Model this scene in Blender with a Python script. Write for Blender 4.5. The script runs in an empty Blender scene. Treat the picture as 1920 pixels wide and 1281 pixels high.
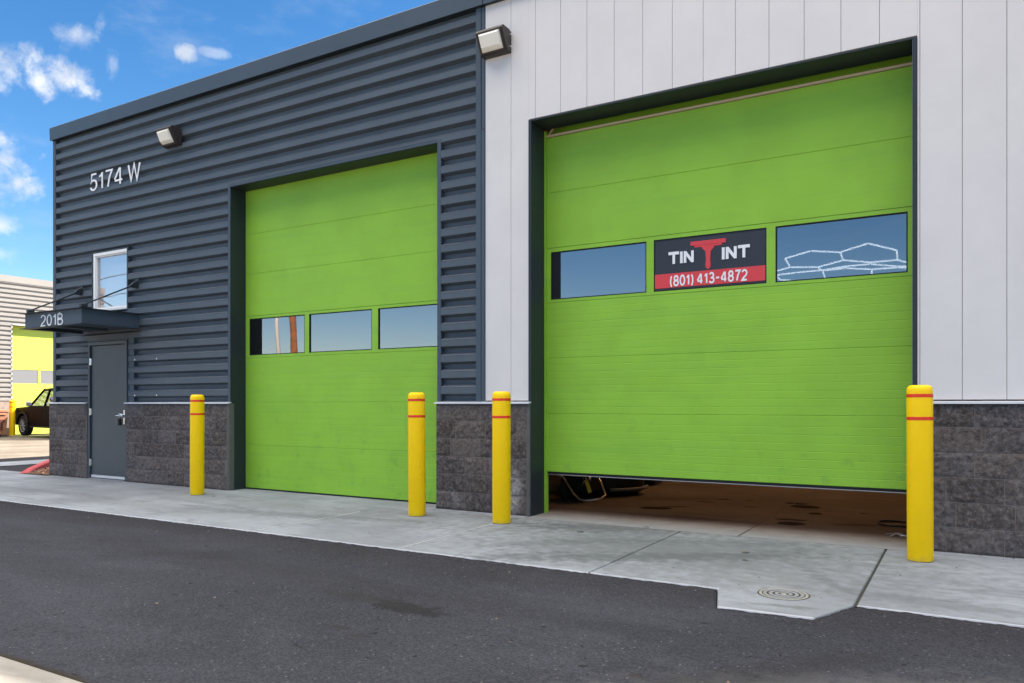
import bpy, bmesh, math, random
from mathutils import Vector, Matrix, noise
R = math.radians
random.seed(7)
S = bpy.context.scene
COL = S.collection

# ------------------------------------------------------------------ camera
CAM_H, CAM_D = 1.2, 7.1707
cd = bpy.data.cameras.new('camera'); cam = bpy.data.objects.new('camera', cd); COL.objects.link(cam)
cam.location = (0, -CAM_D, CAM_H)
cam.rotation_euler = (R(90), 0, R(30.6047))
cd.sensor_width = 36.0; cd.lens = 36.0 * 1437.0 / 1920.0
cd.shift_y = (757.0 - 640.5) / 1920.0
cd.clip_start = 0.05; cd.clip_end = 6000
S.camera = cam

# ------------------------------------------------------------------ world, sun, exposure
SUNV = Vector((5.15, 5.40, 5.81)).normalized()
ELEV = math.asin(SUNV.z); AZ = math.atan2(SUNV.x, SUNV.y)
S.view_settings.view_transform = 'Standard'; S.view_settings.look = 'None'
S.view_settings.exposure = 2.05; S.view_settings.gamma = 1.0
SKY_STRENGTH = 0.07
W = bpy.data.worlds.new('World'); S.world = W; W.use_nodes = True

class NT:
    """tiny helper for writing node trees"""
    def __init__(s, tree): s.t = tree; s.n = tree.nodes; s.l = tree.links
    def node(s, typ, **kw):
        n = s.n.new(typ)
        for k, v in kw.items(): setattr(n, k, v)
        return n
    def put(s, sock, v):
        if hasattr(v, 'is_linked') or hasattr(v, 'links'): s.l.new(v, sock)
        elif v is not None: sock.default_value = v
    def math(s, op, a, b=None, c=None, clamp=False):
        n = s.node('ShaderNodeMath', operation=op, use_clamp=clamp)
        s.put(n.inputs[0], a)
        if b is not None: s.put(n.inputs[1], b)
        if c is not None: s.put(n.inputs[2], c)
        return n.outputs[0]
    def smooth(s, v, lo, hi):
        n = s.node('ShaderNodeMapRange', interpolation_type='SMOOTHSTEP')
        s.put(n.inputs['Value'], v); n.inputs['From Min'].default_value = lo; n.inputs['From Max'].default_value = hi
        n.inputs['To Min'].default_value = 0; n.inputs['To Max'].default_value = 1
        return n.outputs[0]
    def range(s, v, a, b, c, d):
        n = s.node('ShaderNodeMapRange'); s.put(n.inputs['Value'], v)
        for k, x in zip(('From Min', 'From Max', 'To Min', 'To Max'), (a, b, c, d)): n.inputs[k].default_value = x
        return n.outputs[0]
    def mix(s, f, a, b):
        n = s.node('ShaderNodeMix', data_type='RGBA'); s.put(n.inputs[0], f)
        s.put(n.inputs[6], a if not isinstance(a, tuple) else (*a[:3], 1)); s.put(n.inputs[7], b if not isinstance(b, tuple) else (*b[:3], 1))
        return n.outputs[2]
    def noise(s, vec, scale, detail=4, rough=.55, dist=0, color=False):
        n = s.node('ShaderNodeTexNoise'); s.put(n.inputs['Vector'], vec)
        n.inputs['Scale'].default_value = scale; n.inputs['Detail'].default_value = detail
        n.inputs['Roughness'].default_value = rough; n.inputs['Distortion'].default_value = dist
        return n.outputs[1 if color else 0]
    def mapping(s, vec, scale=(1, 1, 1), loc=(0, 0, 0), rot=(0, 0, 0)):
        n = s.node('ShaderNodeMapping'); s.put(n.inputs[0], vec)
        n.inputs['Scale'].default_value = scale; n.inputs['Location'].default_value = loc; n.inputs['Rotation'].default_value = rot
        return n.outputs[0]

w = NT(W.node_tree); W.node_tree.nodes.clear()
wo = w.node('ShaderNodeOutputWorld'); bg = w.node('ShaderNodeBackground'); w.l.new(bg.outputs[0], wo.inputs[0])
sky = w.node('ShaderNodeTexSky', sky_type='NISHITA', sun_disc=False, sun_elevation=ELEV, sun_rotation=AZ,
             air_density=1.0, dust_density=1.1, ozone_density=1.0, altitude=1300)
bg.inputs[1].default_value = SKY_STRENGTH
tc = w.node('ShaderNodeTexCoord'); sep = w.node('ShaderNodeSeparateXYZ'); w.l.new(tc.outputs['Generated'], sep.inputs[0])
az = w.math('ARCTAN2', sep.outputs[0], sep.outputs[1]); el = w.math('ARCSINE', sep.outputs[2])
cn = w.noise(tc.outputs['Generated'], 13.0, 8, .62, .15)
cn2 = w.noise(tc.outputs['Generated'], 16.0, 5, .6); cn3 = w.noise(tc.outputs['Generated'], 44.0, 6, .65, .5)
# cumulus: compass bearing, height, half sizes (degrees), density
CLOUDS = [(-63.8, 19.9, 2.0, 1.7, 1.0), (-62.3, 19.6, 1.6, 1.2, .95), (-60.8, 20.1, 2.0, 1.0, .95), (-59.7, 19.6, 1.2, .8, .9), (-60.2, 22.7, 1.5, .9, .6), (-58.7, 23.6, .6, 1.0, .5), (-58.2, 21.6, .7, 1.5, .5),
          (-53.7, 22.8, .55, .45, .8), (-52.0, 23.1, .8, .25, .3), (-64.3, 14.9, 1.9, 2.0, 1.0), (-63.2, 13.7, 1.6, 1.1, 1.0), (-64.6, 10.9, 1.2, .7, .8), (-60.8, 25.3, 2.2, .6, .7), (-64.6, 9.3, 1.5, .5, .5),
          (-82, 19, 9, 4, .9), (-95, 12, 8, 3, .8), (40, 30, 12, 4, .7)]
cm = None
for a, e, ra, re, dn in CLOUDS:
    da = w.math('DIVIDE', w.math('SUBTRACT', az, R(a)), R(ra)); de = w.math('DIVIDE', w.math('SUBTRACT', el, R(e)), R(re))
    d = w.math('SQRT', w.math('ADD', w.math('MULTIPLY', da, da), w.math('MULTIPLY', de, de)))
    v = w.math('ADD', w.math('SUBTRACT', 1.0, d), w.math('ADD', w.math('MULTIPLY', w.math('SUBTRACT', cn, .5), 4.2), w.math('MULTIPLY', w.math('SUBTRACT', cn3, .5), 1.6)))
    m = w.math('MULTIPLY', w.smooth(v, -.1, 1.25), dn)
    cm = m if cm is None else w.math('MAXIMUM', cm, m)
wisp = w.math('MULTIPLY', w.smooth(w.noise(w.mapping(tc.outputs['Generated'], (3, 3, 9)), 2.0, 7, .6), .55, .8), .18)
cm = w.math('MAXIMUM', cm, wisp)
cloudcol = w.mix(w.smooth(cn2, .35, .65), (2.7, 2.9, 3.25), (4.3, 4.3, 4.3))
hs = w.node('ShaderNodeHueSaturation'); hs.inputs['Saturation'].default_value = 1.36; hs.inputs['Value'].default_value = .80; w.l.new(sky.outputs[0], hs.inputs['Color'])
# broken bright cloud deck added above the view to brighten the shade below
fill_deckn = w.noise(w.mapping(tc.outputs['Generated'], (1, 1, 1.6)), 3.2, 6, .6)
deck = w.math('MULTIPLY', w.smooth(el, R(36), R(50)), w.smooth(fill_deckn, .36, .54))
c1 = w.mix(cm, hs.outputs[0], cloudcol)
w.l.new(w.mix(deck, c1, (22.0, 20.0, 17.6)), bg.inputs[0])

sl = bpy.data.lights.new('sun', 'SUN'); sun = bpy.data.objects.new('sun', sl); COL.objects.link(sun)
sl.energy = 2.5; sl.angle = R(0.55); sl.color = (1.0, .93, .82)
sun.rotation_euler = (-SUNV).to_track_quat('-Z', 'Y').to_euler()

# ------------------------------------------------------------------ materials
def mat(name, col, rough=.6, metal=0.0, spec=.5, bump=None, vary=None, grime=None, coat=0):
    """bump=(scale,strength,dist); vary=(scale,amount); grime=(colour,scale,lo,hi,amount)"""
    m = bpy.data.materials.new(name); m.use_nodes = True; m.node_tree.nodes.clear(); n = NT(m.node_tree)
    out = n.node('ShaderNodeOutputMaterial'); p = n.node('ShaderNodeBsdfPrincipled'); n.l.new(p.outputs[0], out.inputs[0])
    p.inputs['Roughness'].default_value = rough; p.inputs['Metallic'].default_value = metal; p.inputs['Specular IOR Level'].default_value = spec
    p.inputs['Coat Weight'].default_value = coat
    tcn = n.node('ShaderNodeTexCoord').outputs['Object']
    c = (*col, 1)
    if vary:
        nz = n.noise(tcn, vary[0], 5, .6)
        k = vary[1]
        c = n.mix(n.smooth(nz, .3, .7), tuple(x * (1 - k) for x in col), tuple(min(1, x * (1 + k)) for x in col))
    if grime:
        g = n.math('MULTIPLY', n.smooth(n.noise(tcn, grime[1], 6, .65), grime[2], grime[3]), grime[4])
        c = n.mix(g, c, grime[0])
    n.put(p.inputs['Base Color'], c)
    if bump:
        b = n.node('ShaderNodeBump'); b.inputs['Strength'].default_value = bump[1]; b.inputs['Distance'].default_value = bump[2]
        n.l.new(n.noise(tcn, bump[0], 5, .6), b.inputs['Height']); n.l.new(b.outputs[0], p.inputs['Normal'])
    m['p'] = p.name
    return m

M = {}
M['siding'] = mat('slate_metal', (.077, .097, .120), .50, .0, .35, bump=(1.3, .12, .02), vary=(1.2, .07), grime=((.11, .105, .10), 2.5, .5, .8, .25))
M['fascia'] = mat('slate_flashing', (.052, .074, .098), .5, 0, .4, bump=(.8, .15, .02), vary=(.8, .06))
M['jamb'] = mat('dark_jamb_metal', (.019, .027, .033), .5, 0, .4, bump=(1.5, .1, .02), vary=(1.5, .08))
M['white'] = mat('white_wall_panel', (.665, .635, .62), .5, 0, .4, bump=(1.1, .10, .03), vary=(1.7, .03), grime=((.42, .41, .40), 1.3, .62, .9, .18))
M['cap'] = mat('pale_cap_metal', (.62, .63, .65), .35, .2, .5)
M['green'] = mat('green_door_enamel', (.260, .500, .046), .5, 0, .25, bump=(1.7, .25, .02), vary=(2.2, .05), grime=((.10, .26, .05), 1.6, .58, .82, .18))
_n = NT(M['green'].node_tree); _p = _n.n[M['green']['p']]; _g = _n.node('ShaderNodeTexCoord').outputs['Object']; _z = _n.node('ShaderNodeSeparateXYZ'); _n.l.new(_g, _z.inputs[0])
_old = _p.inputs['Base Color'].links[0].from_socket
_w = _n.smooth(_z.outputs[2], 1.9, .3)
_d = _n.math('MULTIPLY', _n.smooth(_n.noise(_g, 5.5, 6, .65), .56, .74), _n.math('MULTIPLY', _w, .32))                     # hand marks and road film on the lower sections
_c = _n.mix(_d, _old, (.085, .20, .06))
_f = _n.math('MULTIPLY', _n.smooth(_n.noise(_n.mapping(_g, (.6, 1, 9)), 1.4, 6, .6), .45, .75), .22)
_n.put(_p.inputs['Base Color'], _n.mix(_f, _c, (.16, .38, .07)))
M['greenshade'] = mat('shaded_green_enamel', (.19, .42, .03), .55, 0, .3)  # door green darkened to paint in the shade of the recess
M['gasket'] = mat('black_rubber', (.012, .012, .013), .7, 0, .3)
M['alu'] = mat('dull_aluminium', (.45, .45, .46), .35, .8, .5)
M['steel'] = mat('bright_steel', (.75, .75, .76), .2, 1.0, .5)
M['doorgrey'] = mat('grey_green_door_paint', (.052, .066, .076), .38, 0, .5, bump=(40, .06, .002), vary=(2.2, .05))
M['whitevinyl'] = mat('white_vinyl', (.80, .79, .77), .4)
M['letter'] = mat('white_letter', (.80, .80, .82), .5)
M['yellow'] = mat('yellow_bollard_sleeve', (1.0, .62, .001), .45, 0, .25, bump=(3, .08, .02), vary=(4, .03), grime=((.50, .30, .03), 13, .60, .80, .5))
_n = NT(M['yellow'].node_tree); _p = _n.n[M['yellow']['p']]; _g = _n.node('ShaderNodeTexCoord').outputs['Object']; _z = _n.node('ShaderNodeSeparateXYZ'); _n.l.new(_g, _z.inputs[0])
_old = _p.inputs['Base Color'].links[0].from_socket
_d = _n.math('MULTIPLY', _n.smooth(_n.math('ADD', _z.outputs[2], _n.math('MULTIPLY', _n.noise(_g, 22, 5, .7), .16)), .15, .04), .40)          # splashed dirt round the foot
_c = _n.mix(_d, _old, (.30, .22, .10))
_s = _n.math('MULTIPLY', _n.smooth(_n.noise(_n.mapping(_g, (30, 30, 3)), 1.6, 4, .6), .66, .72), .35)                       # thin vertical scuffs
_n.put(_p.inputs['Base Color'], _n.mix(_s, _c, (.62, .42, .06)))
M['tape'] = mat('red_reflective_tape', (.75, .035, .008), .4)
M['bronze'] = mat('bronze_lamp_housing', (.028, .021, .018), .45, 0, .5, bump=(60, .15, .002))
M['lens'] = mat('frosted_lens', (.93, .88, .78), .3, 0, .5)
M['black'] = mat('black_plastic', (.008, .008, .009), .5, 0, .3)
M['carpaint'] = mat('black_car_paint', (.004, .0033, .003), .3, 0, .02, coat=0)
M['tyre'] = mat('tyre_rubber', (.018, .017, .017), .8, 0, .2, bump=(30, .4, .01))
M['bin'] = mat('terracotta_plastic', (.44, .20, .11), .5, vary=(5, .08))
M['nwall'] = mat('beige_metal_siding', (.30, .28, .26), .5, vary=(1.0, .03))
M['ngreen'] = mat('lime_door_enamel', (.62, .74, .085), .5)
M['nglass'] = mat('grey_door_glass', (.22, .22, .23), .25)
M['red'] = mat('red_kerb_paint', (.42, .035, .035), .6, vary=(14, .12), grime=((.20, .09, .08), 12, .55, .75, .5))
M['mulch'] = mat('bark_mulch', (.15, .065, .035), .95, bump=(35, 1, .03), vary=(25, .5), grime=((.32, .2, .12), 30, .55, .65, .8))
M['wood'] = mat('rusty_timber_pole', (.42, .16, .06), .8, vary=(4, .3))
M['paintpole'] = mat('white_pole_paint', (.8, .78, .72), .5)
M['hill'] = mat('haze_blue_hill', (.10, .12, .15), .9, vary=(.01, .2))  # distance haze is painted in as a blue-grey base colour
M['inwall'] = mat('garage_inner_wall', (.10, .085, .07), .8)
M['leaf'] = mat('dry_leaf', (.13, .075, .03), .8, vary=(40, .3))
M['leafdark'] = mat('wet_dark_leaf', (.035, .028, .02), .7)
M['yplastic'] = mat('yellow_plastic', (.60, .42, .03), .4)
M['chrome'] = mat('worn_chrome_tube', (.55, .5, .45), .3, .9)
M['hose'] = mat('grey_rubber_hose', (.09, .085, .08), .6)
M['iron'] = mat('worn_iron', (.30, .29, .27), .6, .3, .5, bump=(60, .4, .003), vary=(30, .2))
M['irondark'] = mat('dark_iron_groove', (.03, .028, .026), .8)
M['ivory'] = mat('ivory_ring_paint', (.21, .22, .235), .7, grime=((.16, .15, .13), 30, .5, .7, .6))
M['seat'] = mat('dark_seat_cloth', (.03, .03, .032), .9)
M['signblack'] = mat('black_sign_vinyl', (.020, .024, .034), .5)
M['signred'] = mat('red_sign_vinyl', (.66, .045, .055), .5)

def emission(name, col, st):
    m = bpy.data.materials.new(name); m.use_nodes = True; m.node_tree.nodes.clear(); n = NT(m.node_tree)
    o = n.node('ShaderNodeOutputMaterial'); e = n.node('ShaderNodeEmission'); n.l.new(e.outputs[0], o.inputs[0])
    e.inputs[0].default_value = (*col, 1); e.inputs[1].default_value = st; return m
M['tube'] = emission('lit_led_tube', (1.0, .97, .93), 4.2); M['tube'].cycles.emission_sampling = 'NONE'

M['shoptube'] = emission('warm_diffuser', (1.0, .46, .17), 10.5)

def glass(name, tint, refl, glosscol=(1, 1, 1), wav=.025):
    m = bpy.data.materials.new(name); m.use_nodes = True; m.node_tree.nodes.clear(); n = NT(m.node_tree)
    o = n.node('ShaderNodeOutputMaterial'); mx = n.node('ShaderNodeMixShader'); n.l.new(mx.outputs[0], o.inputs[0])
    t = n.node('ShaderNodeBsdfTransparent'); t.inputs[0].default_value = (*tint, 1)
    g = n.node('ShaderNodeBsdfGlossy'); g.inputs['Roughness'].default_value = .012; g.inputs[0].default_value = (*glosscol, 1)
    b = n.node('ShaderNodeBump'); b.inputs['Strength'].default_value = wav; b.inputs['Distance'].default_value = .02
    n.l.new(n.noise(n.node('ShaderNodeTexCoord').outputs['Object'], 1.6, 1), b.inputs['Height']); n.l.new(b.outputs[0], g.inputs['Normal'])
    lw = n.node('ShaderNodeLayerWeight'); lw.inputs[0].default_value = .35
    n.l.new(n.math('ADD', refl, n.math('MULTIPLY', lw.outputs['Fresnel'], .35), clamp=True), mx.inputs[0])
    n.l.new(t.outputs[0], mx.inputs[1]); n.l.new(g.outputs[0], mx.inputs[2]); return m
M['glass'] = glass('tinted_door_glass', (.20, .21, .22), .25, (.96, .86, .84))
M['winglass'] = glass('window_glass', (.9, .9, .9), .16, (1, .93, .90))
M['carglass'] = glass('car_glass', (.72, .76, .62), .04, wav=0)

def ell(n, x, y, cx, cy, rx, ry, rot, nz, k, soft):
    """soft-edged noisy ellipse mask on the ground plane"""
    c, s = math.cos(rot), math.sin(rot)
    dx = n.math('SUBTRACT', x, cx); dy = n.math('SUBTRACT', y, cy)
    u = n.math('DIVIDE', n.math('ADD', n.math('MULTIPLY', dx, c), n.math('MULTIPLY', dy, s)), rx)
    v = n.math('DIVIDE', n.math('SUBTRACT', n.math('MULTIPLY', dy, c), n.math('MULTIPLY', dx, s)), ry)
    d = n.math('SQRT', n.math('ADD', n.math('MULTIPLY', u, u), n.math('MULTIPLY', v, v)))
    return n.smooth(n.math('ADD', n.math('SUBTRACT', 1, d), n.math('MULTIPLY', n.math('SUBTRACT', nz, .5), k)), -soft, soft)

def ground_mat(name, base, stains, kind):
    m = mat(name, base, .9, 0, .06); n = NT(m.node_tree); p = n.n[m['p']]
    g = n.node('ShaderNodeTexCoord').outputs['Object']
    sp = n.node('ShaderNodeSeparateXYZ'); n.l.new(g, sp.inputs[0]); x, y = sp.outputs[0], sp.outputs[1]
    fine = n.noise(g, 130 if kind == 'asphalt' else 70, 3, .7)
    med = n.noise(g, 5, 6, .65); big = n.noise(g, .55, 5, .6)
    if kind == 'asphalt':
        c = n.mix(n.smooth(big, .3, .72), tuple(b * .78 for b in base), tuple(b * 1.22 for b in base))
        c = n.mix(n.math('MULTIPLY', n.smooth(med, .45, .75), .45), c, tuple(b * 1.35 for b in base))
        wpat = n.noise(n.mapping(g, (.35, .9, 1), rot=(0, 0, -.15)), 1.1, 8, .68, .6)
        c = n.mix(n.math('MULTIPLY', n.smooth(wpat, .50, .64), .60), c, tuple(b * 1.6 for b in base))
        c = n.mix(n.math('MULTIPLY', n.smooth(wpat, .46, .32), .50), c, tuple(b * .62 for b in base))
        # tyre-dusted brown band by the concrete edge
        c = n.mix(n.math('MULTIPLY', n.smooth(n.math('ADD', y, n.math('MULTIPLY', n.noise(g, 2.5, 5, .6), .5)), -2.75, -1.95), .55), c, (.030, .026, .025))
        st = n.noise(n.mapping(g, (.5, 3.5, 1), rot=(0, 0, .08)), 1.3, 6, .6)
        c = n.mix(n.math('MULTIPLY', n.smooth(st, .55, .75), .45), c, tuple(b * .72 for b in base))
        vo = n.node('ShaderNodeTexVoronoi'); n.l.new(g, vo.inputs['Vector']); vo.inputs['Scale'].default_value = 120
        sc = n.node('ShaderNodeSeparateColor'); n.l.new(vo.outputs['Color'], sc.inputs[0])
        c = n.mix(n.math('MULTIPLY', n.smooth(sc.outputs[0], .1, .9), .7), n.mix(.5, c, tuple(b * .45 for b in base)), n.mix(.35, c, tuple(b * 2.1 for b in base)))
        c = n.mix(n.math('MULTIPLY', n.smooth(sc.outputs[1], .994, .998), .45), c, (.24, .235, .23))
        # gravel crumbs of darker binder
        sp2 = n.noise(g, 16, 2, .5)
        c = n.mix(n.math('MULTIPLY', n.smooth(sp2, .70, .75), .7), c, (.012, .011, .011))
    else:
        c = n.mix(n.smooth(big, .36, .64), tuple(b * .78 for b in base), tuple(b * 1.12 for b in base))
        sw = n.noise(n.mapping(g, (.8, 3.0, 1), rot=(0, 0, .35)), 1.6, 7, .62, 1.2)
        c = n.mix(n.math('MULTIPLY', n.smooth(sw, .46, .70), .62), c, tuple(b * .60 for b in base))
        c = n.mix(n.math('MULTIPLY', n.smooth(med, .55, .75), .35), c, tuple(min(1, b * 1.25) for b in base))
        c = n.mix(n.math('MULTIPLY', n.smooth(fine, .35, .7), .18), c, tuple(b * .55 for b in base))
        if name == 'apron_concrete':   # clean pale arris along the road edge
            e1 = n.math('MULTIPLY', n.smooth(n.math('ADD', y, n.math('MULTIPLY', fine, .012)), -2.178, -2.192), n.math('MAXIMUM', n.math('LESS_THAN', x, -1.375), n.math('GREATER_THAN', x, -.575)))
            e2 = n.smooth(n.math('SUBTRACT', y, n.math('MULTIPLY', n.math('ADD', x, 1.262), .057)), -2.628, -2.642)
            c = n.mix(n.math('MULTIPLY', n.math('MAXIMUM', e1, e2), .6), c, (.48, .49, .53))
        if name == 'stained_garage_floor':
            c = n.mix(n.math('MULTIPLY', n.smooth(n.math('ADD', y, n.math('MULTIPLY', med, .5)), .85, .0), .9), c, (.23, .245, .265))  # daylight grey near the threshold, lamplit brown beyond: light painted into the floor
        sp2 = n.noise(g, 11, 2, .5)
        c = n.mix(n.math('MULTIPLY', n.smooth(sp2, .755, .785), .75), c, (.03, .028, .025))
    en = n.noise(g, 9, 4, .6)
    for (cx, cy, rx, ry, rot, colr, amt, k, soft) in stains:
        c = n.mix(n.math('MULTIPLY', ell(n, x, y, cx, cy, rx, ry, rot, en, k, soft), amt), c, colr)
    n.put(p.inputs['Base Color'], c)
    b = n.node('ShaderNodeBump'); b.inputs['Strength'].default_value = .8 if kind == 'asphalt' else .22
    b.inputs['Distance'].default_value = .006 if kind == 'asphalt' else .003
    n.l.new(fine, b.inputs['Height']); n.l.new(b.outputs[0], p.inputs['Normal'])
    return m

# ------------------------------------------------------------------ mesh helpers
class MB:
    def __init__(s): s.v = []; s.f = []; s.m = []; s.parts = []
    def add(s, vs, fs, mi=0):
        s.parts.append((list(vs), list(fs), mi)); o = len(s.v); s.v += [tuple(v) for v in vs]; s.f += [tuple(i + o for i in f) for f in fs]; s.m += [mi] * len(fs); return s
    def box(s, x0, x1, y0, y1, z0, z1, mi=0):
        v = [(x0, y0, z0), (x1, y0, z0), (x1, y1, z0), (x0, y1, z0), (x0, y0, z1), (x1, y0, z1), (x1, y1, z1), (x0, y1, z1)]
        return s.add(v, [(0, 3, 2, 1), (4, 5, 6, 7), (0, 1, 5, 4), (1, 2, 6, 5), (2, 3, 7, 6), (3, 0, 4, 7)], mi)
    def prism(s, pts, axis, a0, a1, mi=0):
        """extrude polygon pts (2D) along axis between a0 and a1; x:(y,z) y:(x,z) z:(x,y)"""
        def P(p, a): return {'x': (a, p[0], p[1]), 'y': (p[0], a, p[1]), 'z': (p[0], p[1], a)}[axis]
        k = len(pts); v = [P(p, a0) for p in pts] + [P(p, a1) for p in pts]
        return s.add(v, [tuple(range(k))[::-1], tuple(range(k, 2 * k))] + [(i, (i + 1) % k, k + (i + 1) % k, k + i) for i in range(k)], mi)
    def tube(s, p0, p1, r, seg=12, mi=0, r1=None, caps=True):
        p0, p1 = Vector(p0), Vector(p1); r1 = r if r1 is None else r1
        q = (p1 - p0).to_track_quat('Z', 'Y'); v = []
        for p, rr in ((p0, r), (p1, r1)):
            for i in range(seg):
                a = 2 * math.pi * i / seg; v.append(p + q @ Vector((rr * math.cos(a), rr * math.sin(a), 0)))
        f = [(i, (i + 1) % seg, seg + (i + 1) % seg, seg + i) for i in range(seg)]
        if caps: f += [tuple(range(seg))[::-1], tuple(range(seg, 2 * seg))]
        return s.add(v, f, mi)
    def path(s, pts, r, seg=10, mi=0):
        pts = [Vector(p) for p in pts]; v = []; up = Vector((0, 0, 1))
        for i, p in enumerate(pts):
            d = (pts[min(i + 1, len(pts) - 1)] - pts[max(i - 1, 0)]).normalized()
            a = d.cross(up); a = a.normalized() if a.length > 1e-3 else Vector((1, 0, 0)); b = a.cross(d).normalized()
            for k in range(seg):
                t = 2 * math.pi * k / seg; v.append(p + a * (r * math.cos(t)) + b * (r * math.sin(t)))
        f = []
        for i in range(len(pts) - 1):
            for k in range(seg): f.append((i * seg + k, i * seg + (k + 1) % seg, (i + 1) * seg + (k + 1) % seg, (i + 1) * seg + k))
        f += [tuple(range(seg))[::-1], tuple(range((len(pts) - 1) * seg, len(pts) * seg))]
        return s.add(v, f, mi)
    def lathe(s, prof, c, axis='z', seg=40, mi=0):
        """prof: (r, h) pairs"""
        v = []; k = len(prof)
        for i in range(seg):
            a = 2 * math.pi * i / seg; ca, sa = math.cos(a), math.sin(a)
            for r, h in prof:
                o = {'z': (r * ca, r * sa, h), 'y': (r * ca, h, r * sa), 'x': (h, r * ca, r * sa)}[axis]
                v.append((c[0] + o[0], c[1] + o[1], c[2] + o[2]))
        f = [(i * k + j, ((i + 1) % seg) * k + j, ((i + 1) % seg) * k + j + 1, i * k + j + 1) for i in range(seg) for j in range(k - 1)]
        return s.add(v, f, mi)
    def each(s, name, mats, parent=None, **kw):
        return [MB().add(*q).build(name, mats, parent, **kw) for q in s.parts]
    def build(s, name, mats, parent=None, bevel=0, smooth=False, segs=2, loc=None):
        me = bpy.data.meshes.new(name)
        org = Vector(loc) if loc else Vector((0, 0, 0))
        if loc: s.v = [tuple(Vector(v) - org) for v in s.v]
        me.from_pydata(s.v, [], s.f)
        mats = mats if isinstance(mats, (list, tuple)) else [mats]
        for m in mats: me.materials.append(M[m] if isinstance(m, str) else m)
        for p, i in zip(me.polygons, s.m): p.material_index = i
        bm = bmesh.new(); bm.from_mesh(me); bmesh.ops.recalc_face_normals(bm, faces=bm.faces); bm.to_mesh(me); bm.free()
        o = bpy.data.objects.new(name, me); COL.objects.link(o)
        if loc: o.location = org
        if smooth:
            for p in me.polygons: p.use_smooth = True
        if bevel:
            b = o.modifiers.new('bevel', 'BEVEL'); b.width = bevel; b.segments = segs; b.limit_method = 'ANGLE'; b.angle_limit = R(40)
            b.harden_normals = False
        if parent:
            o.parent = parent
            if loc: o.location = org - parent.location
            elif parent.type == 'EMPTY' and parent.location.length > 0 and not parent.get('local'): o.location = -parent.location
        return o

def tag(o, label=None, cat=None, group=None, kind=None):
    if label: o['label'] = label
    if cat: o['category'] = cat
    if group: o['group'] = group
    if kind: o['kind'] = kind
    return o
def empty(name, loc=(0, 0, 0), local=False):
    o = bpy.data.objects.new(name, None); COL.objects.link(o); o.location = loc; o.empty_display_size = .2
    if local: o['local'] = 1
    return o
def smooth_by_angle(o, deg=35):
    me = o.data
    for p in me.polygons: p.use_smooth = True
    me.set_sharp_from_angle(angle=R(deg))
    return o
def cells(x0, x1, z0, z1, holes):
    """rectangles covering [x0,x1]x[z0,z1] minus holes"""
    xs = sorted({x0, x1, *[min(max(h[i], x0), x1) for h in holes for i in (0, 1)]})
    out = []
    for a, b in zip(xs, xs[1:]):
        if b - a < 1e-6: continue
        spans = [(z0, z1)]
        for hx0, hx1, hz0, hz1 in holes:
            if hx0 < (a + b) / 2 < hx1:
                ns = []
                for s0, s1 in spans:
                    if hz1 <= s0 or hz0 >= s1: ns.append((s0, s1)); continue
                    if hz0 > s0: ns.append((s0, hz0))
                    if hz1 < s1: ns.append((hz1, s1))
                spans = ns
        out += [(a, b, s0, s1) for s0, s1 in spans]
    return out
def arc(cx, cy, rx, ry, a0, a1, n=14):
    return [(cx + rx * math.cos(R(a0 + (a1 - a0) * i / n)), cy + ry * math.sin(R(a0 + (a1 - a0) * i / n))) for i in range(n + 1)]
GL = {  # glyph: (width, strokes); stroke centre lines in a box one unit high
 '1': (.30, [[(.0, .77), (.12, .80), (.20, .90), (.22, 1)], [(.235, 0), (.235, 1)]]),
 '2': (.50, [arc(.25, .72, .25, .28, 165, -25, 14) + [(.36, .42), (.10, .18), (.0, .0), (.50, .0)]]),
 '3': (.50, [arc(.24, .75, .22, .25, 160, -90, 14) + [(.17, .5)], [(.17, .5)] + arc(.24, .26, .26, .26, 90, -160, 14)]),
 '4': (.56, [[(.41, 0), (.41, 1)], [(.37, 1), (-.02, .32)], [(.0, .25), (.56, .25)]]),
 '5': (.50, [[(.47, 1), (.11, 1), (.04, .50)] + arc(.24, .31, .26, .31, 140, -155, 18)]),
 '7': (.50, [[(.0, 1), (.50, 1), (.28, .55), (.17, .0)]]),
 '8': (.50, [arc(.25, .76, .21, .24, -90, 270, 20), arc(.25, .26, .25, .26, 90, 450, 20)]),
 '0': (.50, [arc(.25, .5, .25, .5, 90, 450, 28)]),
 'B': (.52, [[(.0, 0), (.0, 1)], [(.0, 1), (.28, 1)] + arc(.28, .76, .20, .24, 90, -90, 10) + [(.0, .52)], [(.0, .52), (.28, .52)] + arc(.28, .26, .24, .26, 90, -90, 10) + [(.0, .0)]]),
 'W': (.86, [[(.0, 1), (.21, 0), (.43, 1), (.65, 0), (.86, 1)]]),
 'T': (.56, [[(-.08, 1), (.64, 1)], [(.28, 1), (.28, -.1)]]), 'I': (.0, [[(.0, -.1), (.0, 1.1)]]), 'N': (.50, [[(.0, -.1), (.0, 1.1)], [(.02, 1.0), (.48, .0)], [(.50, -.1), (.50, 1.1)]]),
 '(': (.16, [arc(.34, .45, .34, .72, 128, 232, 12)]), ')': (.16, [arc(-.18, .45, .34, .72, 52, -52, 12)]), '-': (.36, [[(.0, .46), (.36, .46)]]), ' ': (.16, [])}
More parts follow.
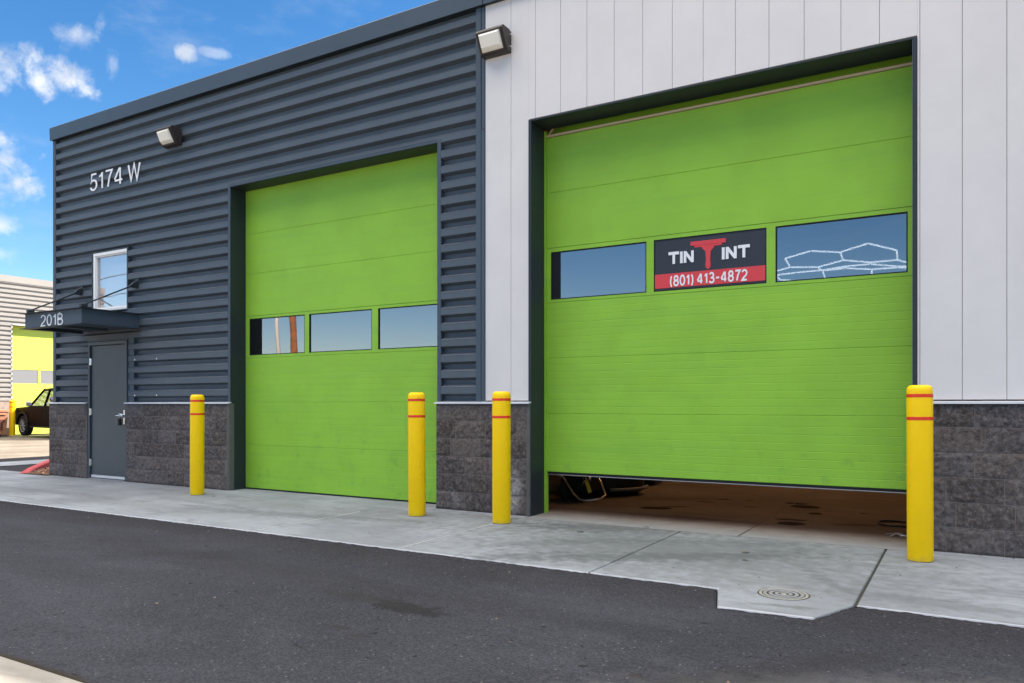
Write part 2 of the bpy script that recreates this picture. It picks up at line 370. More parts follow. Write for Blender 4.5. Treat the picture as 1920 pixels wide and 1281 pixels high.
def text_mesh(name, body, material, width, height, extrude, parent=None, stroke=.1, gap=.14, hx=1.0):
    """stroke lettering in the XZ plane, lower left at the origin, scaled to width x height"""
    mb = MB(); x = stroke / 2; hs_ = stroke / 2; cnt = 0
    for ch in body:
        wd, st = GL[ch]
        for line in st:
            P = [Vector(((px * hx) + x, stroke / 2 + py * (1 - stroke))) for px, py in line]
            closed = (P[0] - P[-1]).length < 1e-4
            if closed: P = P[:-1]
            n = len(P); L_, R_ = [], []
            for i, p in enumerate(P):
                a = (P[i] - P[i - 1]) if (i > 0 or closed) else None; b = (P[(i + 1) % n] - P[i]) if (i < n - 1 or closed) else None
                if a is None: a = b
                if b is None: b = a
                a = a.normalized(); b = b.normalized(); na = Vector((-a.y, a.x)); nb = Vector((-b.y, b.x)); m = (na + nb)
                m = m.normalized() if m.length > 1e-4 else na
                k = hs_ / max(.42, m.dot(nb)); q = p.copy()
                if not closed and i == 0: q = p - b * (hs_ if len(line) == 2 and ch != 'I' and False else 0)
                L_.append(q + m * k); R_.append(q - m * k)
            d0 = -.0004 * (cnt % 3); cnt += 1
            v = []
            for q in L_ + R_: v.append((q.x, d0 - extrude, q.y))
            for q in L_ + R_: v.append((q.x, 0, q.y))
            f = []; rng = range(n if closed else n - 1)
            for i in rng:
                j = (i + 1) % n
                f += [(i, j, n + j, n + i), (2 * n + i, 3 * n + i, 3 * n + j, 2 * n + j), (i, 2 * n + i, 2 * n + j, j), (n + i, n + j, 3 * n + j, 3 * n + i)]
            if not closed: f += [(0, n, 3 * n, 2 * n), (n - 1, 3 * n - 1, 4 * n - 1, 2 * n - 1)]
            mb.add(v, f)
        x += wd * hx + stroke + (gap if ch != ' ' else 0)
    xs = [v[0] for v in mb.v]; zs = [v[2] for v in mb.v]; x0, z0 = min(xs), min(zs)
    sx = width / (max(xs) - x0); sz = height / (max(zs) - z0)
    mb.v = [((v[0] - x0) * sx, v[1], (v[2] - z0) * sz) for v in mb.v]
    return mb.build(name, material, parent)

# ------------------------------------------------------------------ ground
CONC = (.250, .275, .307)
dk = (.03, .028, .026)
ASPH_ST = [(-2.87, -3.55, .25, .10, -.10, (.016, .016, .016), .65, 2.6, .35), (-3.25, -3.50, .35, .07, -.05, (.03, .03, .03), .5, 1.6, .6),
           (-1.27, -3.93, .035, .03, 0, dk, .9, 1, .2), (-1.14, -3.98, .035, .03, 0, dk, .9, 1, .2), (-2.95, -4.05, .07, .03, .3, dk, .55, 1, .4), (-2.75, -4.12, .06, .03, 0, dk, .55, 1, .4),
           (-.35, -3.65, 1.0, .22, .5, (.10, .10, .105), .45, 2.5, .6), (-.75, -3.55, .7, .12, .9, (.025, .024, .023), .35, 2.2, .6), (-4.6, -3.2, 2.6, .22, -.03, (.03, .03, .032), .3, 2.5, .7),
           (-3.4, -5.28, 8.0, .05, 0, (.035, .03, .02), .9, 2.2, .6)]
ta = (.10, .112, .118)
APR_ST = [(-1.9, -1.1, 1.7, .75, 0, (.11, .12, .125), .65, 3.4, .9), (-5.0, -.9, 1.2, .4, .1, (.16, .175, .18), .4, 3.2, .9), (-3.0, -.35, .8, .22, .3, (.09, .095, .10), .7, 3.0, .8), (-2.2, -1.5, 1.1, .16, .55, (.085, .095, .10), .65, 3.2, .7), (-6.9, -.75, 1.2, .25, .05, (.17, .18, .19), .45, 3.2, .8), (-8.2, -1.6, 1.5, .2, 0, (.17, .18, .19), .4, 3.2, .8), (-1.15, -1.85, .4, .25, 0, (.17, .18, .185), .5, 3, .8), (-4.35, -.3, .5, .12, 0, (.14, .14, .14), .5, 3, .8), (-2.75, -1.0, .55, .14, .5, ta, .42, 2.4, .7), (-3.1, -1.35, .5, .10, .7, ta, .40, 2.4, .7), (-1.75, -.55, .7, .13, .4, ta, .42, 2.4, .7), (-1.4, -.9, .5, .12, .9, ta, .35, 2.4, .7),
          (-5.6, -1.1, .9, .10, .15, ta, .45, 2.6, .7), (-6.6, -1.35, .8, .12, .1, ta, .42, 2.6, .7), (-7.9, -1.1, .8, .09, -.1, ta, .35, 2.6, .7), (-.85, -1.55, .35, .05, -1.0, ta, .4, 2, .7),
          (-2.6, -.1, 1.6, .10, 0, (.13, .125, .12), .55, 2.0, .6), (-.1, -1.9, .7, .12, 0, ta, .35, 2.6, .7), (-.95, -2.45, .25, .03, .2, (.10, .12, .11), .6, 2.6, .7),
          (-3.0, -1.9, .5, .08, .9, ta, .3, 2.4, .7), (-10.5, -1.4, 1.6, .12, 0, ta, .30, 2.6, .7)]
oil = (.003, .0025, .002)
FLOOR_ST = [(-1.50, .86, 0.135, 0.112, .1, oil, .97, .9, .10), (-1.56, 1.12, 0.176, 0.056, .1, oil, .9, 1.2, .15), (-1.41, 1.72, 0.074, 0.080, 0, oil, .95, .7, .1), (-1.60, 2.25, 0.162, 0.144, 0, oil, .95, .9, .12), (-1.75, 2.5, 0.135, 0.080, 0, oil, .9, .9, .12),
            (-3.07, 1.25, 0.176, 0.096, .3, oil, .95, 1.1, .12), (-2.95, 1.45, 0.216, 0.048, .6, oil, .7, 1.3, .2), (-2.75, 2.1, 0.135, 0.040, .3, oil, .8, 1, .2), (-2.60, 2.45, 0.108, 0.048, 0, oil, .85, 1, .15), (-2.3, 2.5, 0.054, 0.032, 0, oil, .8, 1, .15),
            (-2.15, 1.9, 0.068, 0.048, 0, oil, .6, 1, .2), (-.95, 2.0, 0.054, 0.048, 0, oil, .6, 1, .2), (-.9, 1.1, .3, .08, .4, (.03, .02, .012), .5, 2, .5), (-2.6, .7, .7, .12, 0, (.04, .025, .015), .45, 2, .6), (-3.2, 2.2, .6, .2, .5, (.04, .025, .015), .4, 2, .6)]
M['asphalt'] = ground_mat('asphalt', (.0405, .0425, .0525), ASPH_ST, 'asphalt')
M['concrete'] = ground_mat('apron_concrete', CONC, APR_ST, 'concrete')
M['kerbconc'] = ground_mat('kerb_concrete', (.30, .285, .26), [], 'concrete')
M['lot'] = ground_mat('bleached_lot', (.23, .20, .165), [(-23.7, 4.5, .08, 5, -.12, (.12, .10, .08), .8, .4, .5), (-22.2, 5, .05, 6, .1, (.15, .12, .10), .6, .4, .5)], 'concrete')
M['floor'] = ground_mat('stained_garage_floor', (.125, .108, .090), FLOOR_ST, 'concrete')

def sheet(name, pts, z, m, label=None):
    o = MB().add([(x, y, z) for x, y in pts], [tuple(range(len(pts)))]).build(name, m)
    return tag(o, label, kind='structure')
sheet('ground', [(-700, -700), (700, -700), (700, 700), (-700, 700)], -.045, 'lot', 'sunlit pale paving stretching away past the end of the building')
sheet('road', [(-18.4, -5.28), (60, -5.28), (60, 70), (-18.4, 70)], -.020, 'asphalt', 'dark grey asphalt road in front of the garage building')
sheet('gutter_strip', [(-17.15, -5.2), (-16.05, -5.2), (-16.05, 60), (-17.15, 60)], -.008, 'concrete', 'grey concrete drainage strip across the side driveway')

# crumbling asphalt lip against the concrete
am = MB()
def lip(pts):
    P = [Vector(p) for p in pts]; Q = []
    for a_, b_ in zip(P, P[1:]):
        n = max(3, int((b_ - a_).length / .012)); d = (b_ - a_).normalized()
        Q += [(a_ + (b_ - a_) * (i / n), Vector((d.y, -d.x))) for i in range(n)]
    Q.append((P[-1], Q[-1][1])); v = []
    for i, (q, nr) in enumerate(Q):
        if 0 < i < len(Q) - 1 and (Q[i - 1][1] - nr).length > 1e-3: nr = (Q[i - 1][1] + nr); nr = nr / max(.3, nr.length_squared / 2)
        k = .012 + .010 * noise.noise(Vector((q.x * 9, q.y * 9, 1))) + .010 * noise.noise(Vector((q.x * 37, q.y * 37, 2))); h = -.006 + .004 * noise.noise(Vector((q.x * 22, q.y * 22, 5)))
        e, f, g = q + nr * max(.001, k - .004), q + nr * (k + .03), q + nr * (k + .09)
        v += [(e.x, e.y, -.03), (e.x, e.y, h), (f.x, f.y, h - .003), (g.x, g.y, -.0205)]
    am.add(v, [(i * 4 + j, (i + 1) * 4 + j, (i + 1) * 4 + j + 1, i * 4 + j + 1) for i in range(len(Q) - 1) for j in range(3)])
lip([(-15.9, -2.205), (-1.385, -2.205), (-1.262, -2.655), (-.735, -2.625), (-.575, -2.215), (-.566, -2.205), (8, -2.205)])
lip([(20, -5.281), (-18, -5.281)])
am.build('road_edge', 'asphalt', smooth=True)['kind'] = 'structure'

# near kerb and pavement on the camera's side (lower left corner)
k = MB()
prof = [(-5.28, -.05), (-5.283, .004), (-5.30, .016), (-5.34, .022), (-5.44, .024), (-7.2, .03), (-7.2, -.05)]
k.prism(prof, 'x', -30, -3.06); k.prism(prof, 'x', -3.05, 20)
tag(k.build('pavement', 'kerbconc'), 'pale concrete kerb at the near edge of the road, partly in sun', kind='structure')

# concrete apron with slab joints, the pad that juts into the road, and joint gaps
ap = MB()
JX = [-15.9, -12.85, -11.05, -9.29, -7.54, -5.795, -4.06, -2.305]
def slab(mb, pts, z0=-.06, z1=0.0):
    mb.prism(pts, 'z', z0, z1)
for i in range(len(JX) - 1):
    g = .004 if i not in (6,) else .005
    a, b = JX[i] + g, JX[i + 1] - g
    slab(ap, [(a, -2.205), (b, -2.205), (b, -.153 if a > -4.0 or True else .3), (a, -.153)])
slab(ap, [(-2.30, -2.205), (-1.385, -2.205), (-1.262, -2.655), (-.735, -2.625), (-.575, -2.215), (-.571, -.153), (-2.30, -.153)])
slab(ap, [(-.557, -.153), (-.557, -2.205), (1.18, -2.205), (1.18, -.153)])
for a in (1.19, 2.935, 4.68, 6.4): slab(ap, [(a + .005, -2.205), (a + 1.735, -2.205), (a + 1.735, -.153), (a + .005, -.153)])
apron = tag(ap.build('apron', 'concrete', bevel=.010, segs=2), 'pale concrete apron along the foot of the garage wall', kind='structure')
# joint filler just below the slab tops
MB().box(-15.9, 8.2, -2.19, -.1, -.10, -.012).build('joint_filler', 'irondark')['kind'] = 'structure'
for x in (-5.795, -4.06):
    MB().box(x - .0038, x + .0038, -2.2, -.7, -.03, -.0005).build('joint_sealant', 'cap')['kind'] = 'structure'
# strip between the joint and the wall / threshold
st = MB()
for a, b in ((-15.0, -8.80), (-8.78, -5.22), (-5.20, -4.0), (-.35, 8.0)): st.box(a, b, -.149, .55 if a in (-8.78, -3.99, -1.768) else .05, -.06, -.001)
tag(st.build('threshold_strip', 'concrete', bevel=.004, segs=1), 'narrow concrete strip at the foot of the wall and doors', kind='structure')
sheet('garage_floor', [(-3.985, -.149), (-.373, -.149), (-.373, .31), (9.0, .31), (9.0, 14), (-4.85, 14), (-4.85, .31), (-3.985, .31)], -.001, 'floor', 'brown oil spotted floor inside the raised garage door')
MB().box(-1.778, -1.765, -.14, 14, -.0008, .0008).build('floor_joint', 'irondark')['kind'] = 'structure'

# ------------------------------------------------------------------ main building
B = tag(empty('commercial_building', (0, 0, 0)), 'long garage building with slate ribbed siding, white panels and lime doors', 'building')
ROOF = 5.81; FB = 5.60
XL = -13.15
# openings: x0,x1,z0,z1
O1 = (-8.76, -5.215, 0, 4.205); O2 = (-4.0, -.352, 0, 4.235); PD = (-12.13, -11.12, 0, 2.17); WN = (-12.03, -11.12, 2.66, 3.60)
# solid wall behind the cladding
wm = MB()
for a, b, c, d in cells(XL + .03, 9.0, 0, 5.7, [O1, O2, PD, WN]): wm.box(a, b, .05, .24, c, d)
wm.build('wall', 'jamb', B)
inn = MB()
inn.box(-4.95, -4.86, .25, 14, 0, 5.5); inn.box(-4.86, 9, 13.9, 14, 0, 5.5); inn.box(8.9, 9, .25, 13.9, 0, 5.5)
inn.box(-13.1, -13.0, .25, 8, 0, 5.5); inn.box(-13, -4.96, 7.9, 8, 0, 5.5)
inn.build('inner_wall', 'inwall', B)
rf = MB(); rf.box(-13.12, 9.1, .02, 14.05, 5.52, 5.60); rf.box(XL, XL + .2, .05, 14.05, 5.605, 5.78); rf.box(-13.14, -13.105, .06, 14, .0, 5.51)
rf.build('roof', 'fascia', B)
# fascia (coping)
fc = MB()
fc.prism([(-.075, FB), (-.080, ROOF - .012), (-.070, ROOF), (.25, ROOF + .01), (.25, ROOF - .01), (-.05, FB + .02), (-.05, FB), (-.075, FB - .004)], 'x', XL - .03, -4.58)
fc.prism([(-.072, FB + .002), (-.077, ROOF - .012), (-.067, ROOF), (.25, ROOF + .01), (.25, ROOF - .01), (-.05, FB + .02), (-.05, FB), (-.072, FB - .002)], 'x', -4.57, 9.1)
fc.box(XL - .028, XL - .01, -.07, 14.1, FB, ROOF - .005)
fc.build('roof_fascia', 'fascia', B)
MB().box(XL - .02, 9, -.048, .03, FB - .004, FB + .02).build('fascia_soffit', 'jamb', B)

# corrugated siding
def ribs(zlo, zhi, base=1.302, pitch=.18, yo=-.030, yi=.034):
    pts = []
    for kk in range(-8, 40):
        z = base + kk * pitch
        pts += [(z - .013, yi), (z + .012, yo), (z + .084, yo), (z + .087, yo - .003), (z + .091, yo), (z + .122, yi)]
    out = []
    for (za, ya), (zb, yb) in zip(pts, pts[1:]):
        if zb <= zlo or za >= zhi: continue
        f = lambda zz: ya + (yb - ya) * (zz - za) / (zb - za)
        a = max(za, zlo); b = min(zb, zhi)
        if not out: out.append((a, f(a)))
        out.append((b, f(b)))
    return out
def siding(mb, x0, x1, z0, z1, n=1, axis='y', off=0.0, sgn=1, jit=0):
    pr = ribs(z0, z1); xs = [x0 + (x1 - x0) * i / n for i in range(n + 1)]
    v = []
    for x in xs:
        for z, y in pr: v.append((x, y + off, z) if axis == 'y' else (off - sgn * y, x, z))
    kk = len(pr)
    mb.add(v, [(i * kk + j, (i + 1) * kk + j, (i + 1) * kk + j + 1, i * kk + j + 1) for i in range(n) for j in range(kk - 1)])
sd = MB()
SH = [(-12.135, -11.085, 0, 2.215), (-12.045, -11.105, 2.65, 3.61), (-8.795, -5.18, 0, 4.235)]
for a, b, c, d in cells(-13.075, -4.685, 1.218, FB, SH): siding(sd, a, b, c, d)
sdo = sd.build('ribbed_siding', 'siding', B)
# fine lap lines and trims
tr = MB()
tr.box(XL - .01, XL + .07, -.034, .04, 1.22, FB - .006)                      # left corner trim
tr.box(-4.69, -4.622, -.036, .035, 1.22, FB - .006); tr.box(-4.618, -4.575, -.030, .035, 4.24, FB - .008); tr.box(-4.618, -4.575, -.034, .035, 1.22, 4.235)
tr.box(-8.80, -8.755, -.030, .034, 1.22, 4.235)                           # left garage door jamb edge
tr.box(-5.222, -5.170, -.032, .034, 1.22, 4.235)
tr.box(-8.80, -5.17, -.031, .034, 4.198, 4.232)
tr.box(-12.03, -11.08, -.026, .034, 3.602, 3.618); tr.box(-12.05, -12.033, -.026, .034, 2.64, 3.602); tr.box(-11.118, -11.095, -.034, .034, 2.62, 3.62); tr.box(-12.03, -11.12, -.03, .034, 2.625, 2.652)
tr.box(-11.10, -10.955, -.02, .036, 1.22, 2.30)                            # flat trim right of the entry door
tr.box(-12.15, -11.1, -.028, .034, 2.185, 2.215)
tr.each('wall_trim', 'fascia', B, bevel=.003, segs=1)
lp = MB()
for z in (2.43, 4.865, 5.04): lp.box(-13.07, -8.9 if z < 4 else -4.7, -.0225, -.0195, z, z + .003)
lp.each('sheet_lap', 'jamb', B)
# dark jamb linings
jb = MB()
jb.box(-8.757, -8.752, -.028, .24, 0, 4.195); jb.box(-5.225, -5.220, -.028, .24, 0, 4.195); jb.box(-8.75, -5.226, -.028, .24, 4.192, 4.196)
jb.box(-4.012, -3.985, -.034, .262, 0, 4.228); jb.box(-.372, -.345, -.034, .30, 0, 4.228); jb.box(-3.984, -.373, -.030, .30, 4.215, 4.232)
jb.each('door_jamb', 'jamb', B, bevel=.002, segs=1)
MB().box(-.377, -.3725, -.036, -.01, 1.22, 4.21).box(-4.016, -4.0125, -.037, -.01, 1.22, 4.23).each('jamb_edge', 'siding', B)
# screw heads
sc = MB()
for x in (-10.919, -10.384, -9.85, -9.30):
    for z in (1.872, 1.326):
      if x < -10.3: sc.lathe([(0, -.012), (.012, -.010), (.016, 0)], (x, -.021, z), 'y', 10)
sc.each('siding_screw', 'steel', B)

# white panels
wp = MB()
js = [-4.572] + [-4.242 + .3015 * i for i in range(45)]
for a, b in zip(js, js[1:]):
    if a > 8.9: break
    for p, q, c, d in cells(a + .0016, b - .0016, 1.232, FB, [(-4.018, -.342, 0, 4.240)]): wp.box(p, q, -.022, .03, c, d)
wp.build('white_panel', 'white', B, bevel=.0025, segs=1)
MB().box(-4.57, -4.02, -.006, .03, 1.23, FB - .01).box(-.34, 9, -.0061, .03, 1.23, FB - .01).box(-4.0, -.36, -.006, .03, 4.25, FB - .01).build('panel_joint', mat('grey_joint', (.16, .165, .18), .7), B)

# split-face block wainscot
def blockmat():
    m = mat('split_face_block', (.10, .085, .083), .95, 0, .2); n = NT(m.node_tree); p = n.n[m['p']]
    g = n.node('ShaderNodeTexCoord').outputs['Object']; geo = n.node('ShaderNodeNewGeometry')
    rnd = geo.outputs['Random Per Island']
    c = n.mix(rnd, (.066, .053, .048), (.128, .106, .097)); c = n.mix(n.math('MULTIPLY', n.smooth(n.math('FRACT', n.math('MULTIPLY', rnd, 7.3)), .4, 1.0), .35), c, (.080, .084, .098))
    nz = n.noise(g, 30, 7, .8); n2 = n.noise(g, 7, 5, .6)
    c = n.mix(n.math('MULTIPLY', n.smooth(nz, .46, .64), .85), c, (.185, .165, .160))
    c = n.mix(n.math('MULTIPLY', n.smooth(nz, .48, .34), .75), c, (.024, .020, .020))
    c = n.mix(n.math('MULTIPLY', n.smooth(n2, .5, .8), .35), c, (.15, .14, .15))
    sp = n.node('ShaderNodeSeparateXYZ'); n.l.new(g, sp.inputs[0])
    # white efflorescence low on the middle pier
    f = ell(n, sp.outputs[0], sp.outputs[2], -4.20, .22, .10, .24, 0, n2, 1.6, .6)
    c = n.mix(n.math('MULTIPLY', f, n.range(nz, .35, .65, .1, .75)), c, (.50, .48, .47))
    f = ell(n, sp.outputs[0], sp.outputs[2], -4.95, .12, .05, .10, .4, n2, 1.6, .6)
    c = n.mix(n.math('MULTIPLY', f, n.range(nz, .35, .65, 0, .5)), c, (.40, .38, .37))
    # soil splash line at the foot
    c = n.mix(n.math('MULTIPLY', n.smooth(n.math('ADD', sp.outputs[2], n.math('MULTIPLY', n2, .05)), .055, .03), .6), c, (.055, .04, .028))
    n.put(p.inputs['Base Color'], c)
    b = n.node('ShaderNodeBump'); b.inputs['Strength'].default_value = .9; b.inputs['Distance'].default_value = .008
    n.l.new(n.noise(g, 60, 5, .75), b.inputs['Height']); n.l.new(b.outputs[0], p.inputs['Normal'])
    return m
M['block'] = blockmat()
M['mortar'] = mat('grey_mortar', (.165, .145, .135), .95, bump=(60, .5, .004), vary=(9, .2))
M['blockedge'] = mat('block_corner_strip', (.105, .105, .10), .8, vary=(8, .1), bump=(50, .3, .003))
def blocks(mb, x0, x1, ph, smooth_ids=(), yf=-.055, axis='y', off=0, zs=None):
    zs = zs or [0, .205, .405, .605, .805, 1.01, 1.196]
    for r in range(6):
        z0, z1 = zs[r] + .0030, zs[r + 1] - .0030
        x = x0 - ((ph + r) % 2) * .2 - (.13 if r in (1, 4) else 0)
        c = 0
        while x < x1 - .02:
            a, b = max(x, x0) + .0030, min(x + .4, x1) - .0030
            x += .4; c += 1
            if b - a < .03: continue
            smooth = (r, c) in smooth_ids
            nx, nz = max(3, int((b - a) / .016)), 12
            v = []; f = []
            for i in range(nx + 1):
                for j in range(nz + 1):
                    px = a + (b - a) * i / nx; pz = z0 + (z1 - z0) * j / nz
                    e = min(i, nx - i, j, nz - j)
                    d = 0.0
                    if e == 0: d = .0035 if not smooth else .002
                    elif not smooth:
                        q = Vector((px * 9 + r * 3.1, pz * 9, c * 2.7))
                        d = -abs(noise.noise(q)) * .008 - noise.noise(q * 2.9) * .007 - noise.noise(q * 6.5) * .006 + (.0025 if e == 1 else 0)
                    d = max(-.012, min(d * 1.25, .0032))
                    v.append((px, yf + d, pz) if axis == 'y' else (off, px, pz))
            for i in range(nx):
                for j in range(nz): f.append((i * (nz + 1) + j, (i + 1) * (nz + 1) + j, (i + 1) * (nz + 1) + j + 1, i * (nz + 1) + j + 1))
            mb.add(v, f)
for (a, b, ph, sm) in ((-13.24, -12.155, 0, {(0, 3), (1, 2)}), (-11.105, -8.80, 1, {(5, 3), (3, 2), (2, 1), (0, 3), (2, 4)}), (-5.222, -4.03, 0, {(3, 2), (1, 3)}), (-.335, 8.9, 1, {(4, 2), (5, 5)})):
    bb = MB(); blocks(bb, a, b, ph, sm)
    bo = bb.build('block_wainscot', 'block', B)
    if a == -5.222: bo['label'] = 'dark block pier with a white mineral stain low down'
    for p in bo.data.polygons: p.use_smooth = True
    MB().box(a + .002, b, -.0507, .034, 0, 1.197).build('mortar_joint', 'mortar', B)
# smooth edge strips of the piers and the pale metal cap
es = MB()
es.box(-8.80, -8.745, -.056, .034, 0, 1.2); es.box(-4.03, -3.992, -.056, .034, 0, 1.2)
es.box(-12.155, -12.140, -.05, .034, 0, 1.2)
es.each('block_corner', 'blockedge', B, bevel=.004, segs=1)
cp = MB()
for a, b in ((-13.27, -12.15), (-11.12, -8.735), (-5.235, -3.985), (-.345, 8.9)):
    cp.prism([(-.026, 1.222), (-.077, 1.214), (-.079, 1.199), (-.074, 1.199), (-.026, 1.206)], 'x', a, b)
cp.each('wainscot_cap', 'cap', B)

# ------------------------------------------------------------------ sectional garage doors
def garage_door(x0, x1, z0, z1, y, seams, win, panes, label, mbw=.035):
    """door mesh = green sections; window_frame, window_pane, seals are its children"""
    wz0, wz1 = win
    d = MB()
    pz0, pz1 = panes[0][2], panes[0][3]
    zz = [z0] + [s for s in seams if z0 < s < z1] + [z1]
    def skin(a, b, grooves):
        pts = [(a + .0006, .003), (a + .004, 0)]
        if grooves:
            z = a + .076
            while z < b - .04: pts += [(z - .004, 0), (z, .0016), (z + .004, 0)]; z += .0762
        pts += [(b - .004, 0), (b - .0006, .003)]
        v = [(xx, y + yy, z) for xx in (x0, x1) for z, yy in pts]; kk = len(pts)
        d.add(v, [(j, kk + j, kk + j + 1, j + 1) for j in range(kk - 1)])
    for a, b in zip(zz, zz[1:]):
        if abs(a - wz0) < .02: continue
        skin(a, b, a < wz0)
    for a, b, c, e in cells(x0, x1, wz0 + .003, wz1 - .003, panes): d.box(a, b, y, y + .02, c, e)
    for a, b, c, e in cells(x0, x1, z0, z1, [(p[0] - .01, p[1] + .01, p[2] - .01, p[3] + .01) for p in panes]): d.box(a, b, y + .021, y + .045, c, e)
    do = d.build('garage_door', 'green', B); do['label'] = label
    for (a, b, c, e) in panes:
        f = MB(); t = .011
        for q in ((a, b, c, c + t), (a, b, e - t, e), (a, a + t, c + t, e - t), (b - t, b, c + t, e - t)): f.box(q[0], q[1], y + .003, y + .030, q[2], q[3])
        f.build('window_frame', 'gasket', do)
        MB().box(a + t, b - t, y + .016, y + .020, c + t, e - t).build('window_pane', 'glass', do)
    return do
L1 = [(-8.675, -7.60, 1.878, 2.393), (-7.52, -6.43, 1.878, 2.393), (-6.33, -5.27, 1.878, 2.393)]
g1 = garage_door(-8.79, -5.20, .018, 4.20, .235, [.62, 1.22, 1.84, 2.43, 3.02, 3.58], (1.84, 2.43), L1, 'left lime garage door, fully closed, between the ribbed siding')
MB().box(-8.75, -5.23, .237, .262, .001, .0175).build('bottom_seal', 'gasket', g1)
MB().box(-8.788, -8.772, .222, .234, .01, 4.19).build('door_edge_strip', 'green', g1)
YR = .30
L2 = [(-3.922, -2.817, 2.340, 2.864), (-2.738, -1.620, 2.340, 2.868), (-1.538, -.430, 2.340, 2.868)]
g2 = garage_door(-3.968, -.395, .452, 4.125, YR, [1.09, 1.70, 2.307, 2.908, 3.515], (2.307, 2.908), L2, 'right lime garage door raised slightly off the floor')
MB().box(-3.96, -.40, YR + .004, YR + .04, .427, .4515).build('bottom_seal', 'gasket', g2)
MB().box(-3.96, -.40, YR + .0, YR + .030, .420, .4265).build('bottom_retainer', 'alu', g2)
MB().box(-3.98, -.38, YR - .018, YR + .01, 4.128, 4.150).build('top_seal', mat('beige_weatherstrip', (.50, .40, .28), .6), g2)
MB().box(-3.984, -.375, YR + .11, YR + .13, 4.05, 4.40).build('header_panel', 'greenshade', B)
MB().box(-4.012, -3.969, .264, YR + .03, 0, 4.19).build('door_guide', 'green', B)
MB().add([(-3.955, YR - .01, 4.15), (-3.935, YR - .01, 4.15), (-3.885, YR - .01, 4.215), (-3.905, YR - .01, 4.215), (-3.955, YR + .01, 4.15), (-3.935, YR + .01, 4.15), (-3.885, YR + .01, 4.215), (-3.905, YR + .01, 4.215)],
         [(0, 1, 2, 3), (4, 5, 6, 7), (0, 1, 5, 4), (1, 2, 6, 5), (2, 3, 7, 6), (3, 0, 4, 7)]).build('track_bracket', bpy.data.materials['beige_weatherstrip'], B)

# window-film sign in the middle pane of the right door
sg = tag(empty('window_sign', (-2.727, YR, 2.351)), 'black and red TIN INT sign filling the middle window of the right door', 'sign')
w_, h_ = 1.096, .506
def sp(name, mb, m): return mb.build(name, m, sg, loc=None)
def sbox(x0, x1, z0, z1, y0, y1): return MB().box(x0 - 2.727 + 0, x1 - 2.727, YR + y0, YR + y1, 2.351 + z0, 2.351 + z1)
sbox(0, w_, 0, h_, .008, .014).build('sign_board', 'signblack', sg)
sbox(.001, w_ - .001, .019, .162, .004, .0078).build('sign_band', 'signred', sg)
def sprism(pts, y0, y1, name, m):
    MB().prism([(x - 2.716, z + 2.366) for x, z in pts], 'y', YR + y0, YR + y1).build(name, m, sg)
# squeegee-shaped T
sprism([(.36, .405), (.71, .405), (.71, .445), (.36, .445)], .004, .0078, 'squeegee_blade', 'signred')
sprism([(.40, .384), (.67, .384), (.67, .4035), (.40, .4035)], .005, .0078, 'squeegee_bar', 'signred')
sprism([(.472, .3835), (.600, .3835), (.588, .362), (.562, .335), (.557, .25), (.562, .20), (.558, .178), (.545, .163), (.536, .160), (.527, .163), (.514, .178), (.510, .20), (.515, .25), (.510, .335), (.484, .362)], .004, .0078, 'squeegee_handle', 'signred')
def stext(body, x0, x1, z0, z1, emb, hx):
    t = text_mesh('lettering', body, 'letter', x1 - x0, z1 - z0, .003, sg, stroke=emb, gap=.09, hx=hx); t.location = (x0, .0035, z0)
stext('TIN', .145, .405, .256, .378, .235, 1.35); stext('INT', .684, .952, .254, .376, .235, 1.35)
stext('(801) 413-4872', .160, .930, .022, .142, .165, 1.0)

# hexagonal light grid on the garage ceiling, lit
hz = 4.0
def at(px, py, z=hz):
    a = (1440 + px / 6.857 - 960) / 1437.; v = (757 - (390 + py / 6.857)) / 1437.; s_, c_ = math.sin(R(30.6047)), math.cos(R(30.6047))
    t = (z - CAM_H) / v; return ((-s_ + c_ * a) * t, -CAM_D + (c_ + s_ * a) * t, z)
hexes = [[(220, 650), (550, 553), (930, 570), (965, 672), (640, 762), (285, 762), (220, 650)], [(930, 570), (1285, 455), (1655, 545), (1665, 670), (1315, 700), (965, 672)],
         [(1665, 670), (1830, 712)], [(285, 762), (60, 825)], [(640, 762), (690, 802), (1000, 750), (1315, 722), (1665, 752), (1830, 752)], [(1315, 700), (1330, 722)],
         [(700, 806), (1000, 775), (1335, 790), (1665, 766), (1830, 772)], [(1000, 750), (1010, 775)], [(100, 865), (360, 832), (690, 800)], [(100, 868), (160, 925), (420, 941)], [(700, 806), (735, 905)], [(640, 915), (735, 905), (800, 909)], [(1335, 790), (1335, 855)], [(1230, 870), (1335, 855), (1440, 856)]]
hx = tag(empty('ceiling_light', at(930, 570)), 'lit white hexagon tube lights seen through the right window of the right door', 'ceiling light')
for ch in hexes:
    for p, q in zip(ch, ch[1:]):
        P_, Q_ = Vector(at(*p)), Vector(at(*q)); dv = (Q_ - P_)
        MB().tube(P_ + dv * .03, Q_ - dv * .03, .016, 8).build('light_tube', 'tube', hx)

# warm tube fixtures under the garage ceiling that light the brown floor
for q_, yy in enumerate((3.2, 6.0)):
    sh = tag(empty('shop_light', (-2.1, yy, 4.6), True), ('warm strip light under the garage ceiling nearest the raised door', 'warm strip light deeper inside the garage ceiling')[q_], 'shop light')
    MB().prism([(-.10, .0), (.10, 0), (.06, .06), (-.06, .06)], 'x', -1.3, 1.3).build('light_housing', 'alu', sh)
    MB().box(-1.25, 1.25, -.08, .08, -.03, -.001).build('light_diffuser', 'shoptube', sh)
    for xx in (-.9, .9): MB().tube((xx, 0, .06), (xx, 0, .9), .005, 6).build('hanger', 'alu', sh)

